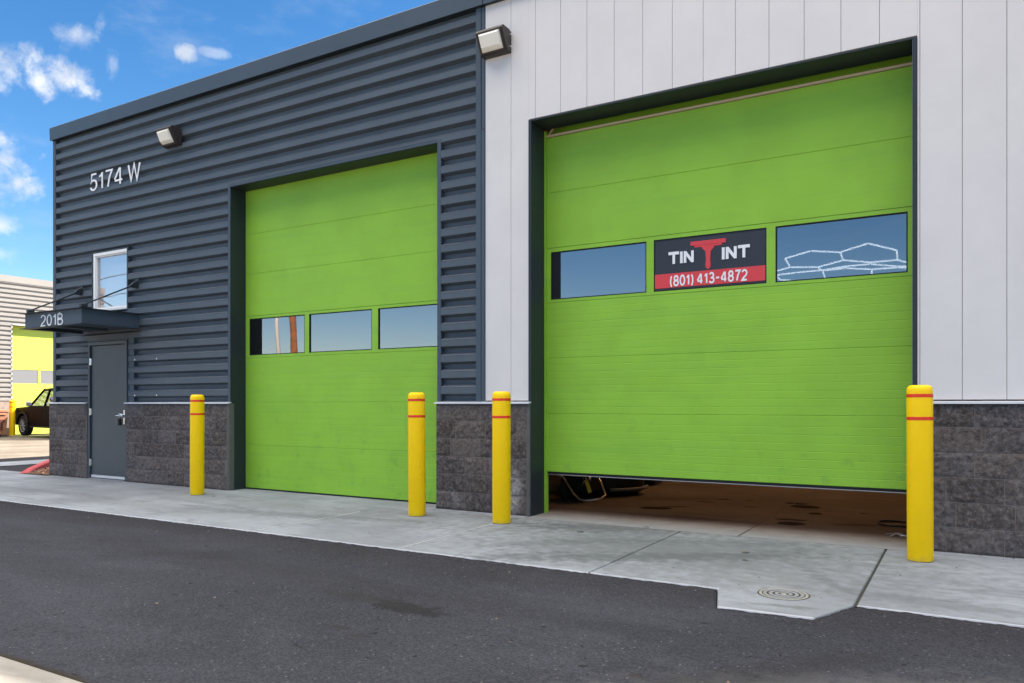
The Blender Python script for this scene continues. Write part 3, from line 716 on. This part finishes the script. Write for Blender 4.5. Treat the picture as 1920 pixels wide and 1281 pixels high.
# ------------------------------------------------------------------ entry door
dr = MB(); dr.box(-12.085, -11.165, -.012, .03, .02, 2.12)
ed = dr.build('entry_door', 'doorgrey', B, bevel=.003, segs=1); ed['label'] = 'plain grey-green steel entry door under the canopy'
f = MB(); f.box(-12.135, -12.092, -.04, .034, 0, 2.18); f.box(-11.158, -11.108, -.04, .034, 0, 2.18); f.box(-12.0915, -11.1585, -.04, .034, 2.128, 2.18)
f.build('door_frame', 'doorgrey', ed, bevel=.003, segs=1)
MB().box(-12.08, -11.17, -.02, -.0125, .022, .062).build('door_sweep', 'cap', ed)
MB().box(-12.09, -11.16, -.06, .03, .0, .012).build('door_sill', 'alu', ed)
for z in (1.87, 1.07, .26):
    h = MB(); h.tube((-12.088, -.032, z - .055), (-12.088, -.032, z + .055), .011, 10); h.box(-12.11, -12.06, -.024, -.0125, z - .05, z + .05)
    h.build('hinge', 'steel', ed)
hd = MB(); hd.box(-11.222, -11.170, -.020, -.0125, .88, 1.10)
hp = hd.build('lock_plate', 'steel', ed)
hd = MB(); hd.lathe([(0, -.06), (.03, -.058), (.034, -.03), (.034, 0)], (-11.225, -.0125, 1.015), 'y', 20); hd.tube((-11.225, -.055, 1.015), (-11.225, -.085, 1.015), .011, 10)
hd.path([(-11.225, -.082, 1.015), (-11.26, -.086, 1.016), (-11.30, -.084, 1.018), (-11.345, -.076, 1.020)], .011, 10)
hd.build('door_handle', 'steel', ed, smooth=True)
lb = MB(); lb.box(-11.255, -11.19, -.105, -.062, .865, .965)
lbo = tag(lb.build('lock_box', 'black', None, bevel=.008), 'small black key lock box hanging from the entry door handle', 'lock box')
sk = MB(); sk.path([(-11.243, -.083, .96), (-11.243, -.083, 1.025), (-11.235, -.083, 1.045), (-11.215, -.083, 1.045), (-11.207, -.083, 1.025), (-11.207, -.083, .96)], .0045, 8); sk.build('shackle', 'steel', lbo, smooth=True)
MB().box(-11.262, -11.2555, -.10, -.068, .87, .96).build('dial_strip', 'alu', lbo)

# ------------------------------------------------------------------ upper window
wf = MB()
a, b, c, d = -12.02, -11.122, 2.665, 3.598
for q in ((a, b, c, c + .045), (a, b, d - .05, d), (a, a + .055, c + .046, d - .051), (b - .012, b, c + .046, d - .051)): wf.box(q[0], q[1], -.022, .06, q[2], q[3])
wfo = wf.build('window', 'whitevinyl', B, bevel=.004, segs=1)
wf = MB()
for q in ((a + .056, b - .013, c + .047, c + .062), (a + .056, b - .013, d - .068, d - .052), (a + .056, a + .070, c + .063, d - .069)): wf.box(q[0], q[1], -.008, .05, q[2], q[3])
wf.build('inner_frame', 'whitevinyl', wfo)
MB().box(a + .0705, b - .0135, .018, .024, c + .0625, d - .0685).build('window_pane', 'winglass', wfo)
bl = MB()
bl.box(a + .05, b, .060, .066, c + .03, d - .03)
bl.build('roller_blind', mat('lavender_blind', (.80, .77, .83), .8), wfo)

# ------------------------------------------------------------------ canopy over the entry door
cx0, cx1, cy, cz0, cz1 = -12.312, -10.82, -.905, 2.330, 2.566
cn_ = MB()
cn_.box(cx0, cx1, cy, cy + .010, cz0 + .008, cz1 - .008)
cn_.box(cx0, cx0 + .010, cy + .011, -.022, cz0 + .008, cz1 - .008); cn_.box(cx1 - .010, cx1, cy + .011, -.022, cz0 + .008, cz1 - .008)
can = cn_.build('entry_canopy', 'fascia', B); can['label'] = 'flat steel canopy on two tie rods above the entry door'
fl = MB()
for z0, z1 in ((cz0, cz0 + .0075), (cz1 - .0075, cz1)):
    fl.box(cx0 - .07, cx1 + .055, cy - .055, cy + .05, z0, z1); fl.box(cx0 - .07, cx0 + .05, cy + .0505, -.022, z0, z1); fl.box(cx1 - .05, cx1 + .055, cy + .0505, -.022, z0, z1)
fl.build('canopy_flange', 'jamb', can)
MB().box(cx0 + .011, cx1 - .011, cy + .011, -.024, cz0 + .05, cz0 + .056).box(-11.62, -11.61, cy + .011, -.03, cz0 + .012, cz0 + .049).build('canopy_soffit', 'fascia', can)
for xw, xf in ((-12.34, -12.24), (-10.86, -10.84)):
    p0 = (xf, cy + .03, cz1 + .045); p1 = (xw, -.10, 2.99)
    MB().tube(p0, p1, .011, 10).build('tie_rod', 'jamb', can, smooth=True)
    q = MB(); q.box(xw - .045, xw + .045, -.034, -.021, 2.95, 3.10); q.prism([(-.033, 2.96), (-.033, 3.075), (-.10, 3.035), (-.135, 2.995), (-.125, 2.965), (-.09, 2.955)], 'x', xw - .022, xw + .022)
    q.build('wall_bracket', 'jamb', can)
    q = MB(); q.box(xf - .03, xf + .03, cy - .01, cy + .09, cz1 + .001, cz1 + .06); q.build('rod_bracket', 'jamb', can, bevel=.01)

# ------------------------------------------------------------------ address signs
s1 = text_mesh('address_sign', '5174 W', 'letter', 1.315, .315, .008, None, stroke=.098, gap=.125); s1.location = (-12.07, -.038, 4.575)
tag(s1, 'white raised numerals 5174 W high on the ribbed siding', 'address sign')
s2 = text_mesh('address_sign', '201B', 'letter', .60, .185, .004, None, stroke=.105, gap=.13); s2.location = (-11.885, cy - .001, 2.348)
tag(s2, 'small white numerals 201B on the front of the canopy', 'address sign')

# ------------------------------------------------------------------ wall lights
def wall_light(x, z, label):
    o = tag(empty('wall_light', (x, -.02, z), True), label, 'wall light', 'bronze wall lights high on the facade')
    W2, H2 = .17, .245
    pr = [(0, 0), (-.075, 0), (-.10, .012), (-.205, .205), (-.195, .232), (-.17, H2), (-.05, H2), (0, H2 - .02)]
    h = MB(); h.prism(pr, 'x', -W2, W2); h.build('lamp_housing', 'bronze', o, bevel=.007)
    # frosted prism lens on the slanting face
    def fp(t, off, xx): # along slope t 0..1
        y = -.10 + (-.105) * t; zz = .012 + .193 * t; nx, nz = -.878, -.478
        return (xx, y + nx * off, zz + nz * off)
    l = MB(); v = [fp(.06, .001, -.135), fp(.06, .001, .135), fp(.95, .001, .135), fp(.95, .001, -.135), fp(.30, .040, -.115), fp(.30, .040, .115), fp(.86, .034, .115), fp(.86, .034, -.115)]
    l.add(v, [(0, 1, 5, 4), (1, 2, 6, 5), (2, 3, 7, 6), (3, 0, 4, 7), (4, 5, 6, 7), (0, 3, 2, 1)])
    l.build('lamp_lens', 'lens', o, bevel=.003)
    r = MB()
    for a0, a1, b0, b1 in ((-.155, .155, 0, .055), (-.155, .155, .955, 1.0), (-.155, -.137, .055, .955), (.137, .155, .055, .955)):
        r.add([fp(b0, 0, a0), fp(b0, 0, a1), fp(b1, 0, a1), fp(b1, 0, a0), fp(b0, .012, a0), fp(b0, .012, a1), fp(b1, .012, a1), fp(b1, .012, a0)], [(0, 1, 2, 3), (4, 5, 6, 7), (0, 1, 5, 4), (1, 2, 6, 5), (2, 3, 7, 6), (3, 0, 4, 7)])
    r.build('lens_frame', 'bronze', o)
    for zz in (.06, .19):
        MB().lathe([(0, .014), (.010, .012), (.012, 0)], (W2, -.03, zz), 'x', 10).build('screw', 'steel', o)
    return o
wall_light(-9.965, 4.955, 'bronze wall light with frosted lens on the slate ribbed siding')
wall_light(-4.405, 5.00, 'bronze wall light where the slate siding meets the white panels')

# ------------------------------------------------------------------ bollards
def bollard(x, y, r, h, label, grp='yellow bollards beside the garage doors', tilt=0):
    o = tag(empty('bollard', (x, y, 0), True), label, 'bollard', grp)
    pr = [(r - .002, .004), (r, .01), (r, h - .055), (r * .985, h - .035), (r * .93, h - .016), (r * .80, h - .004), (r * .6, h), (0, h + .001)]
    b = MB().lathe(pr, (0, 0, 0), 'z', 56).build('bollard_sleeve', 'yellow', o); smooth_by_angle(b, 50)
    MB().lathe([(0, 0), (r - .012, 0), (r - .012, .02), (0, .02)], (0, 0, 0), 'z', 40).build('bollard_base', 'irondark', o)
    for z in (h - .094, h - .268):
        s = MB().lathe([(r + .0002, z), (r + .0014, z + .001), (r + .0014, z + .025), (r + .0002, z + .026)], (0, 0, 0), 'z', 56).build('reflective_stripe', 'tape', o); smooth_by_angle(s, 50)
    o.rotation_euler = (R(random.uniform(-.25, .25)), R(tilt), random.random())
    return o
def gpt(u, v):
    a = (u - 960) / 1437.; dz = (757 - v) / 1437.; s_, c_ = math.sin(R(30.6047)), math.cos(R(30.6047)); t = -CAM_H / dz
    return ((-s_ + c_ * a) * t, -CAM_D + (c_ + s_ * a) * t, a)
for u, v, r, h, lab, tl in ((369.5, 929, .0885, 1.318, 'yellow bollard with two red stripes between the entry door and left garage door', .1),
                        (782, 969, .0915, 1.320, 'yellow bollard in front of the right edge of the left garage door', -.25),
                        (940.5, 983, .0925, 1.322, 'yellow bollard in front of the block pier between the garage doors', -.1),
                        (1725.5, 1055, .0910, 1.342, 'large near yellow bollard at the right side of the raised garage door', -.1)):
    x, y, a = gpt(u, v); d = Vector((x, y + CAM_D)).normalized() * r
    bollard(x + d.x, y + d.y, r, h, lab, tilt=tl)

# ------------------------------------------------------------------ utility cover in the concrete pad
mh = tag(empty('utility_cover', (-.985, -2.145, 0), True), 'round ringed metal cover set in the concrete pad by the road', 'manhole cover')
MB().lathe([(0, .0012), (.150, .0012), (.158, .0006)], (0, 0, 0), 'z', 64).build('cover_plate', 'irondark', mh)
def ring(r0, r1, z, name, m): MB().lathe([(r0, .001), (r0 + .001, z), (r1 - .001, z), (r1, .001)], (0, 0, 0), 'z', 64).build(name, m, mh)
ring(.131, .149, .003, 'outer_ring', 'iron'); ring(.103, .124, .0036, 'raised_ring', 'ivory'); ring(.069, .090, .0036, 'raised_ring', 'ivory'); ring(.033, .054, .0036, 'raised_ring', 'ivory')
MB().lathe([(0, .0034), (.018, .0034), (.020, .001)], (0, 0, 0), 'z', 32).build('cover_boss', 'iron', mh)

# ------------------------------------------------------------------ leaves and litter
gm = MB()
for q_ in range(420):
    if q_ < 230: x = random.uniform(-13, 1.2); y = random.choice((-.065, -.075, -.09, -.11, -.13)) - abs(random.gauss(0, .02)); zz = 0
    elif q_ < 330: x = random.uniform(-12, 1.2); y = random.uniform(-2.15, -.2); zz = 0
    else: x = random.uniform(-9, 1.2); y = random.uniform(-5.2, -2.26); zz = -.0195
    if -8.7 < x < -5.25 and y > -.16 or -4 < x < -.35 and y > -.16: continue
    r_ = random.uniform(.003, .008) * (1.3 if zz else 1); v = [(x + r_ * math.cos(a_) * random.uniform(.7, 1.3), y + r_ * math.sin(a_) * random.uniform(.7, 1.3), zz + .0006) for a_ in (0, 1.2, 2.5, 3.7, 5)] + [(x, y, zz + r_ * .6)]
    gm.add(v, [(0, 1, 5), (1, 2, 5), (2, 3, 5), (3, 4, 5), (4, 0, 5)], random.randint(0, 1))
tag(gm.build('grit', ['irondark', mat('tan_grit', (.17, .13, .09), .9)]), 'scattered grit and crumbs along the foot of the wall', 'grit', kind='stuff')
def leaf(x, y, L, Wd, rot, label, m):
    o = MB(); n = 8; v = []; f = []
    for i in range(n + 1):
        t = i / n; ww = Wd * math.sin(math.pi * t) ** .7 * .5; zz = .003 + .004 * math.sin(math.pi * t)
        v += [((t - .5) * L, -ww, zz + .003), ((t - .5) * L, 0, zz), ((t - .5) * L, ww, zz + .002)]
    for i in range(n):
        for j in range(2): f.append((i * 3 + j, i * 3 + 3 + j, i * 3 + 4 + j, i * 3 + 1 + j))
    o.add(v, f); ob = o.build('dry_leaf', m, smooth=True); ob.location = (x, y, 0); ob.rotation_euler = (0, 0, rot)
    return tag(ob, label, 'leaf', 'fallen leaves on the concrete apron')
leaf(-1.52, -.914, .075, .03, .9, 'curled tan leaf on the apron in front of the raised door', 'leaf')
leaf(-3.094, -.688, .07, .035, .0, 'dark leaf on the apron right of the block pier', 'leafdark')
leaf(-1.45, -1.23, .045, .025, 0, 'small dark leaf nearer the road than the curled tan one', 'leafdark')
leaf(-2.66, -.12, .06, .03, .1, 'dark leaf lying on the threshold of the raised door', 'leafdark')
leaf(-8.35, -.62, .05, .03, .3, 'dark leaf right of the leftmost bollard', 'leafdark')

# ------------------------------------------------------------------ things just inside the raised door
en = tag(empty('pressure_washer', (-3.95, 1.35, 0), True), 'small engine machine with yellow tag and bent chrome tube inside the raised door', 'machine')
e = MB(); e.box(-.38, .02, -.02, .45, .12, .42); e.lathe([(0, -.12), (.13, -.12), (.15, -.09), (.15, .09), (.13, .12), (0, .12)], (-.12, .05, .27), 'y', 24); e.build('engine_block', 'black', en, bevel=.02)
MB().box(-.16, .08, -.10, .22, .50, .56).box(-.10, .04, -.06, .16, .43, .499).build('fuel_tank', 'yplastic', en, bevel=.03, segs=3)
MB().path([(-.46, -.10, .33), (-.36, -.12, .33), (-.28, -.14, .30), (-.20, -.15, .20), (-.12, -.16, .10), (-.05, -.16, .045), (.02, -.16, .035), (.10, -.14, .045), (.19, -.08, .06), (.22, .0, .10), (.16, .02, .22), (.08, .05, .34)], .013, 10).build('tube_frame', 'chrome', en, smooth=True)
MB().add([(.00, -.13, .27), (.045, -.13, .29), (.095, -.12, .14), (.05, -.12, .12)], [(0, 1, 2, 3)]).build('warning_tag', 'yplastic', en)
for q in range(6):
    x0 = -.10 + random.random() * .2; z0 = .30 + random.random() * .12
    MB().path([(x0, -.12, z0), (x0 + .03, -.14, z0 - .04), (x0 + random.uniform(-.02, .06), -.13, z0 - .09)], .006, 6).build('fitting', 'chrome', en, smooth=True)
MB().lathe([(.03, -.04), (.12, -.04), (.135, -.02), (.135, .02), (.12, .04), (.03, .04)], (-.30, .0, .135), 'x', 28).build('wheel', 'tyre', en)
# black round tub and the black chest behind it
tb = tag(empty('round_tub', (-4.18, 2.35, 0), True), 'black round tub on the garage floor behind the engine machine', 'tub')
MB().lathe([(0, .01), (.40, .01), (.50, .05), (.53, .14), (.52, .50), (.50, .55), (.47, .55), (.47, .06), (0, .05)], (0, 0, 0), 'z', 40).build('tub_shell', 'black', tb, smooth=True)
hs_ = MB(); hs_.path([(.56 * math.cos(t), .56 * math.sin(t), .10) for t in [R(-60 + 7 * i) for i in range(13)]], .022, 10)
ho = hs_.build('hose', 'hose', smooth=True); ho.location = (-4.18, 2.35, 0); tag(ho, 'grey hose curving round the black tub', 'hose')
ch = tag(empty('tool_chest', (-4.32, 3.72, 0), True), 'low black tool chest on the garage floor beyond the round tub', 'tool chest')
MB().box(-.42, .42, -.25, .25, .03, .55).build('chest_body', 'black', ch, bevel=.03)
MB().box(-.44, .44, -.27, .27, .555, .62).build('chest_lid', 'black', ch, bevel=.02)
# cable loop and wire twist behind the near bollard
cb = MB(); cb.path([(-.55 + .20 * math.cos(t), 1.30 + .19 * math.sin(t), .012 + .004 * math.sin(3 * t)) for t in [R(60 + 14 * i) for i in range(23)]] + [(-.2, 1.55, .012), (.2, 1.7, .012)], .011, 8)
tag(cb.build('cable', 'black', smooth=True), 'loop of black cable on the garage floor near the large bollard', 'cable')
tw = MB()
for p in ([(-.60, .62, .012), (-.53, .56, .03), (-.45, .57, .012)], [(-.58, .48, .010), (-.53, .56, .03), (-.47, .68, .014)], [(-.63, .60, .01), (-.55, .60, .02), (-.42, .50, .01)], [(-.50, .52, .012), (-.44, .56, .02), (-.38, .64, .012)]): tw.path(p, .0045, 6)
tag(tw.build('wire_scraps', 'alu', smooth=True), 'twist of thin pale wire on the garage floor by the large bollard', 'wire')

# ------------------------------------------------------------------ red kerb and mulch bed at the building's end
kp = [(-13.93, -.20), (-14.4, .17), (-14.95, .68), (-15.45, 1.20), (-15.80, 1.80), (-15.95, 2.6), (-15.97, 14)]
km = MB(); v = []; n = len(kp)
hts = [.004, .055, .10, .14, .15, .15, .15]
for i, (x, y) in enumerate(kp):
    d = Vector(kp[min(i + 1, n - 1)]) - Vector(kp[max(i - 1, 0)]); d.normalize(); nx, ny = d.y, -d.x   # inward = right side
    h = hts[i]
    for o_, z in ((0, -.02), (.012, h - .02 if h > .03 else h), (.035, h), (.125, h), (.145, h - .015 if h > .03 else h), (.15, -.02)): v.append((x + nx * o_, y + ny * o_, z))
km.add(v, [(i * 6 + j, (i + 1) * 6 + j, (i + 1) * 6 + j + 1, i * 6 + j + 1) for i in range(n - 1) for j in range(5)])
tag(km.build('kerb', 'red', smooth=False), 'red painted kerb round the mulch bed at the building end', kind='structure')
bedpts = [(-13.85, -.16), (-14.28, .10), (-14.85, .63), (-15.33, 1.15), (-15.66, 1.78), (-15.81, 2.6), (-15.82, 14), (-13.16, 14), (-13.16, -.12)]
sheet('planting_bed', bedpts, .012, 'mulch', 'bed of brown bark beside the end wall')
ch_ = MB()
for q in range(900):
    x = random.uniform(-15.3, -13.25); y = random.uniform(-.12, 2.2)
    if y < (-13.85 - x) * .92 - .12 + .1: continue
    a = random.random() * 6.28; L, w2 = random.uniform(.015, .045), random.uniform(.006, .014); z = .018 + random.random() * .03; t = random.uniform(-.5, .5)
    c_, s_ = math.cos(a), math.sin(a)
    ch_.add([(x - c_ * L - s_ * w2, y - s_ * L + c_ * w2, z - t * L), (x + c_ * L - s_ * w2, y + s_ * L + c_ * w2, z + t * L), (x + c_ * L + s_ * w2, y + s_ * L - c_ * w2, z + t * L), (x - c_ * L + s_ * w2, y - s_ * L - c_ * w2, z - t * L)], [(0, 1, 2, 3)], random.randint(0, 1))
tag(ch_.build('bark_chips', ['mulch', mat('pale_chip', (.36, .22, .13), .9)]), 'loose brown bark chips in the bed by the red kerb', 'bark chips', kind='stuff')

# ------------------------------------------------------------------ neighbouring building across the driveway
NX = -31.5
NB = tag(empty('commercial_building', (NX, 8, 0)), 'sunlit beige ribbed garage building with a lime door, far left', 'building')
DY0, DY1, DT = 8.38, 11.95, 4.22
ns = MB()
for a, b, c, d in cells(-12, 40, 1.30, 5.85, [(DY0, DY1, 0, DT)]): siding(ns, a, b, c, d, axis='x', off=NX, sgn=1)
ns.build('ribbed_siding', 'nwall', NB)
q = MB(); q.box(NX - .08, NX + .05, -12.05, 40, 5.85, 6.10); q.build('roof_fascia', 'nwall', NB)
q = MB()
for a, b, c, d in cells(-12, 40, 0, 5.85, [(DY0, DY1, 0, DT)]): q.box(NX - .35, NX - .03, a, b, c, d)
q.box(NX - 12, NX - .351, -12, 40, 5.6, 5.84); q.box(NX - .9, NX - .7, DY0 - .5, DY1 + .5, 0, 4.5); q.build('wall', 'nwall', NB)
q = MB(); q.box(NX + .01, NX + .03, DY0 - .03, DY0, 1.3, DT + .04); q.box(NX + .02, NX + .045, DY0, DY1, DT, DT + .04); q.build('wall_trim', 'cap', NB)
q = MB(); q.box(NX - .02, NX + .07, -12, DY0, 0, 1.28); q.box(NX - .02, NX + .07, DY1, 40, 0, 1.28); q.build('block_wainscot', mat('tan_block', (.30, .24, .20), .9, bump=(30, .6, .01), vary=(6, .15)), NB)
pan = [(DY0 + .05 + i * 1.16, DY0 + 1.13 + i * 1.16, 1.99, 2.53) for i in range(3)]
q = MB()
for a, b, c, d in cells(DY0, DY1, 0, DT, pan): q.box(NX - .34, NX - .30, a, b, c, d)
nd = q.build('garage_door', 'ngreen', NB)
for a, b, c, d in pan: MB().box(NX - .335, NX - .315, a, b, c, d).build('window_pane', 'nglass', nd)

bollard(-30.75, 8.02, .10, 1.33, 'small distant yellow bollard between the bin and the black car', 'yellow bollards at the neighbouring building')

# ------------------------------------------------------------------ wheeled bin
bn = tag(empty('wheeled_bin', (-30.95, 7.52, 0), True), 'terracotta wheeled bin beside the sunlit lime door, far left', 'bin')
v = [(-.25, -.26, .06), (.25, -.26, .06), (.25, .26, .06), (-.25, .26, .06), (-.31, -.31, .88), (.31, -.31, .88), (.31, .31, .88), (-.31, .31, .88)]
MB().add(v, [(0, 3, 2, 1), (4, 5, 6, 7), (0, 1, 5, 4), (1, 2, 6, 5), (2, 3, 7, 6), (3, 0, 4, 7)]).build('bin_body', 'bin', bn, bevel=.02)
MB().prism([(-.34, .885), (.36, .885), (.36, .93), (.20, .985), (-.25, .985), (-.34, .93)], 'x', -.34, .34).build('bin_lid', 'bin', bn, bevel=.012)
MB().box(.305, .35, -.22, .22, .78, .83).build('bin_rim', 'bin', bn, bevel=.008)
for y in (-.27, .27): MB().lathe([(0, -.03), (.09, -.03), (.10, 0), (.09, .03), (0, .03)], (-.22, y, .10), 'y', 20).build('wheel', 'tyre', bn)
MB().box(.262, .29, -.04, .20, .50, .62).box(.255, .288, .05, .13, .22, .4995).build('bin_emblem', mat('brown_print', (.10, .03, .015), .7), bn)

# ------------------------------------------------------------------ parked black car (nose towards the neighbour's door)
CX, CY, CPH = -30.90, 8.15, .10          # nose, near side
CW, CLn = 1.86, 4.75
car = tag(empty('parked_car', (CX + 2.3, CY + .93, 0)), 'black off-road car parked nose-in at the lime door, far left', 'car')
def cbuild(mb, name, m, **kw):
    mb.v = [(CX + x * math.cos(CPH) + y * math.sin(CPH), CY - x * math.sin(CPH) + y * math.cos(CPH), z) for x, y, z in mb.v]; return mb.build(name, m, kw.pop('parent', car), **kw)
WR = .375; AX1, AX2 = .72, 3.55
def arch(cx, n=12): return [(cx - math.cos(math.pi * i / n) * (WR + .08), .40 + math.sin(math.pi * i / n) * (WR + .075)) for i in range(n + 1)]
prof = [(0, .48), (.03, .42), (.22, .40)] + arch(AX1) + [(1.40, .34), (3.08, .34)] + arch(AX2) + [(4.2, .42), (4.7, .46), (4.75, .60), (4.74, 1.08), (4.45, 1.12), (1.42, 1.10), (1.10, 1.09), (.14, 1.05), (.03, 1.00), (0, .85)]
prof = [p for i, p in enumerate(prof) if i == 0 or (abs(p[0] - prof[i - 1][0]) + abs(p[1] - prof[i - 1][1])) > .01]
bd = cbuild(MB().prism(prof, 'y', .02, CW - .02), 'car_body', 'carpaint', bevel=.035, segs=3)
cbuild(MB().box(.03, .12, .05, CW - .05, .44, .62), 'bumper', 'black', bevel=.03)
for cx in (AX1, AX2):
    for y0, y1 in ((-.02, .03), (CW - .03, CW + .02)):
        pts = arch(cx, 14); outer = [(cx - math.cos(math.pi * i / 14) * (WR + .135), .40 + math.sin(math.pi * i / 14) * (WR + .13)) for i in range(15)]
        m_ = MB()
        for i in range(14): m_.prism([pts[i], pts[i + 1], outer[i + 1], outer[i]], 'y', y0, y1)
        cbuild(m_, 'fender_flare', 'black')
# greenhouse: roof, pillars, glass
def gh(x, z, side):   # width narrows with height
    k = (z - 1.10) / .62; y = .07 + .16 * k
    return (x, y if side == 0 else CW - y, z)
roof = MB()
rp = [(2.02, 1.66), (2.10, 1.74), (3.0, 1.78), (4.2, 1.755), (4.40, 1.70), (4.38, 1.655), (2.9, 1.70), (2.12, 1.66)]
roof.prism(rp, 'y', .22, CW - .22); cbuild(roof, 'car_roof', 'carpaint', bevel=.03, segs=3)
pil = [((1.22, 1.08), (2.08, 1.72), .075), ((2.46, 1.08), (2.52, 1.72), .09), ((3.52, 1.08), (3.52, 1.72), .10), ((4.48, 1.08), (4.32, 1.70), .12), ((2.05, 1.69), (4.36, 1.71), .07), ((1.2, 1.10), (4.5, 1.11), .05)]
for side in (0, 1):
    for a, b, t in pil:
        cbuild(MB().tube(gh(*a, side), gh(*b, side), t / 2, 10), 'pillar', 'carpaint', smooth=True)
    s_ = side
    for poly in ([(1.34, 1.10), (2.44, 1.10), (2.47, 1.69), (2.09, 1.69)], [(2.53, 1.10), (3.46, 1.10), (3.46, 1.70), (2.57, 1.70)], [(3.58, 1.10), (4.42, 1.10), (4.30, 1.69), (3.58, 1.70)]):
        cbuild(MB().add([gh(x, z, s_) for x, z in poly], [(0, 1, 2, 3)]), 'side_window', 'carglass')
    y = -.19 if side == 0 else CW + .02
    cbuild(MB().box(1.50, 1.60, y, y + .17, 1.10, 1.27), 'wing_mirror', 'alu' if side == 0 else 'black', bevel=.03, segs=3)
    for xx in (2.35, 3.35):
        cbuild(MB().box(xx - .10, xx + .06, -.012 if side == 0 else CW - .01, .03 if side == 0 else CW + .014, .955, .985), 'door_handle', 'carpaint', bevel=.008)
    for xx in (1.42, 2.50, 3.50):
        cbuild(MB().box(xx, xx + .012, .0175 if side == 0 else CW - .022, .0225 if side == 0 else CW - .0175, .46, 1.06), 'door_gap', 'gasket')
    cbuild(MB().box(-.012, .10, .10 if side == 0 else CW - .40, .40 if side == 0 else CW - .10, .74, .90), 'headlight', 'lens', bevel=.02)
    cbuild(MB().box(1.48, 3.1, -.03 if side == 0 else CW - .05, .06 if side == 0 else CW + .03, .33, .38), 'side_step', 'black', bevel=.015)
cbuild(MB().add([gh(1.26, 1.11, 0), gh(1.26, 1.11, 1), gh(2.08, 1.70, 1), gh(2.08, 1.70, 0)], [(0, 1, 2, 3)]), 'windscreen', 'carglass')
cbuild(MB().add([gh(4.5, 1.11, 0), gh(4.5, 1.11, 1), gh(4.34, 1.70, 1), gh(4.34, 1.70, 0)], [(0, 1, 2, 3)]), 'rear_window', 'carglass')
for yy in (.22, 1.12):
    for xx in (2.45, 3.45): cbuild(MB().box(xx, xx + .16, yy, yy + .50, .95, 1.45 if xx < 3 else 1.30).box(xx - .02, xx + .12, yy + .16, yy + .34, 1.30, 1.55), 'seat', 'seat', bevel=.04)
for cx in (AX1, AX2):
    for yy, sg_ in ((.13, -1), (CW - .13, 1)):
        t = MB().lathe([(.24, -.12), (.34, -.125), (.37, -.10), (.378, 0), (.37, .10), (.34, .125), (.24, .12)], (cx, yy, .378), 'y', 36)
        wo_ = cbuild(t, 'wheel', 'tyre', smooth=True)
        r = MB(); fy = yy + sg_ * .10
        r.lathe([(.0, .0), (.055, .0), (.06, -.01 * sg_)], (cx, fy, .378), 'y', 20)
        r.lathe([(.205, .0), (.245, .018 * sg_), (.25, -.03 * sg_), (.21, -.06 * sg_)], (cx, fy, .378), 'y', 32)
        for i in range(6):
            a = i * math.pi / 3; r.tube((cx + .04 * math.cos(a), fy - .01 * sg_, .378 + .04 * math.sin(a)), (cx + .22 * math.cos(a), fy - .012 * sg_, .378 + .22 * math.sin(a)), .028, 8, r1=.022)
        cbuild(r, 'rim', 'iron', parent=wo_)

# ------------------------------------------------------------------ what the glass reflects: poles, cables, hills across the road
tag(MB().tube((-24.6, -15, -.05), (-25.3, -15, 11), .085, 16, r1=.07).build('street_pole', 'paintpole', smooth=True), 'white painted steel pole mirrored in the left garage door glass', 'pole')
pm = MB().tube((-24.0, -15.4, -.05), (-25.0, -15.4, 12), .16, 16, r1=.12).build('utility_pole', 'wood', smooth=True)
tag(pm, 'leaning rust brown timber pole mirrored in the left garage door glass', 'pole')
for zz, y in ((7.6, -15.2), (6.75, -15.4)):
    pts = [(-24.6 - 30 * i / 24, y, zz + 1.2 * ((i / 24 - .5) ** 2 * 4) * .5 - .3 + .12 * math.sin(i * .9)) for i in range(25)]
    tag(MB().path(pts, .022, 6).build('overhead_cable', 'black', smooth=True), ('upper' if zz > 7 else 'lower') + ' sagging dark cable mirrored in the small upper window', 'cable', 'overhead cables')
hl = MB(); v = []; n = 90
for i in range(n + 1):
    a = R(-175 + 150 * i / n); hh = 42 + 26 * noise.noise(Vector((i * .13, 2, 0))) + 10 * noise.noise(Vector((i * .5, 7, 0)))
    for k_, (rr, q) in enumerate(((600, -1), (640, hh * .5), (680, hh), (760, hh * .6))): v.append((rr * math.cos(a), rr * math.sin(a), q))
hl.add(v, [(i * 4 + j, (i + 1) * 4 + j, (i + 1) * 4 + j + 1, i * 4 + j + 1) for i in range(n) for j in range(3)])
tag(hl.build('hills', 'hill', smooth=True), 'low hazy hills across the road', kind='structure')
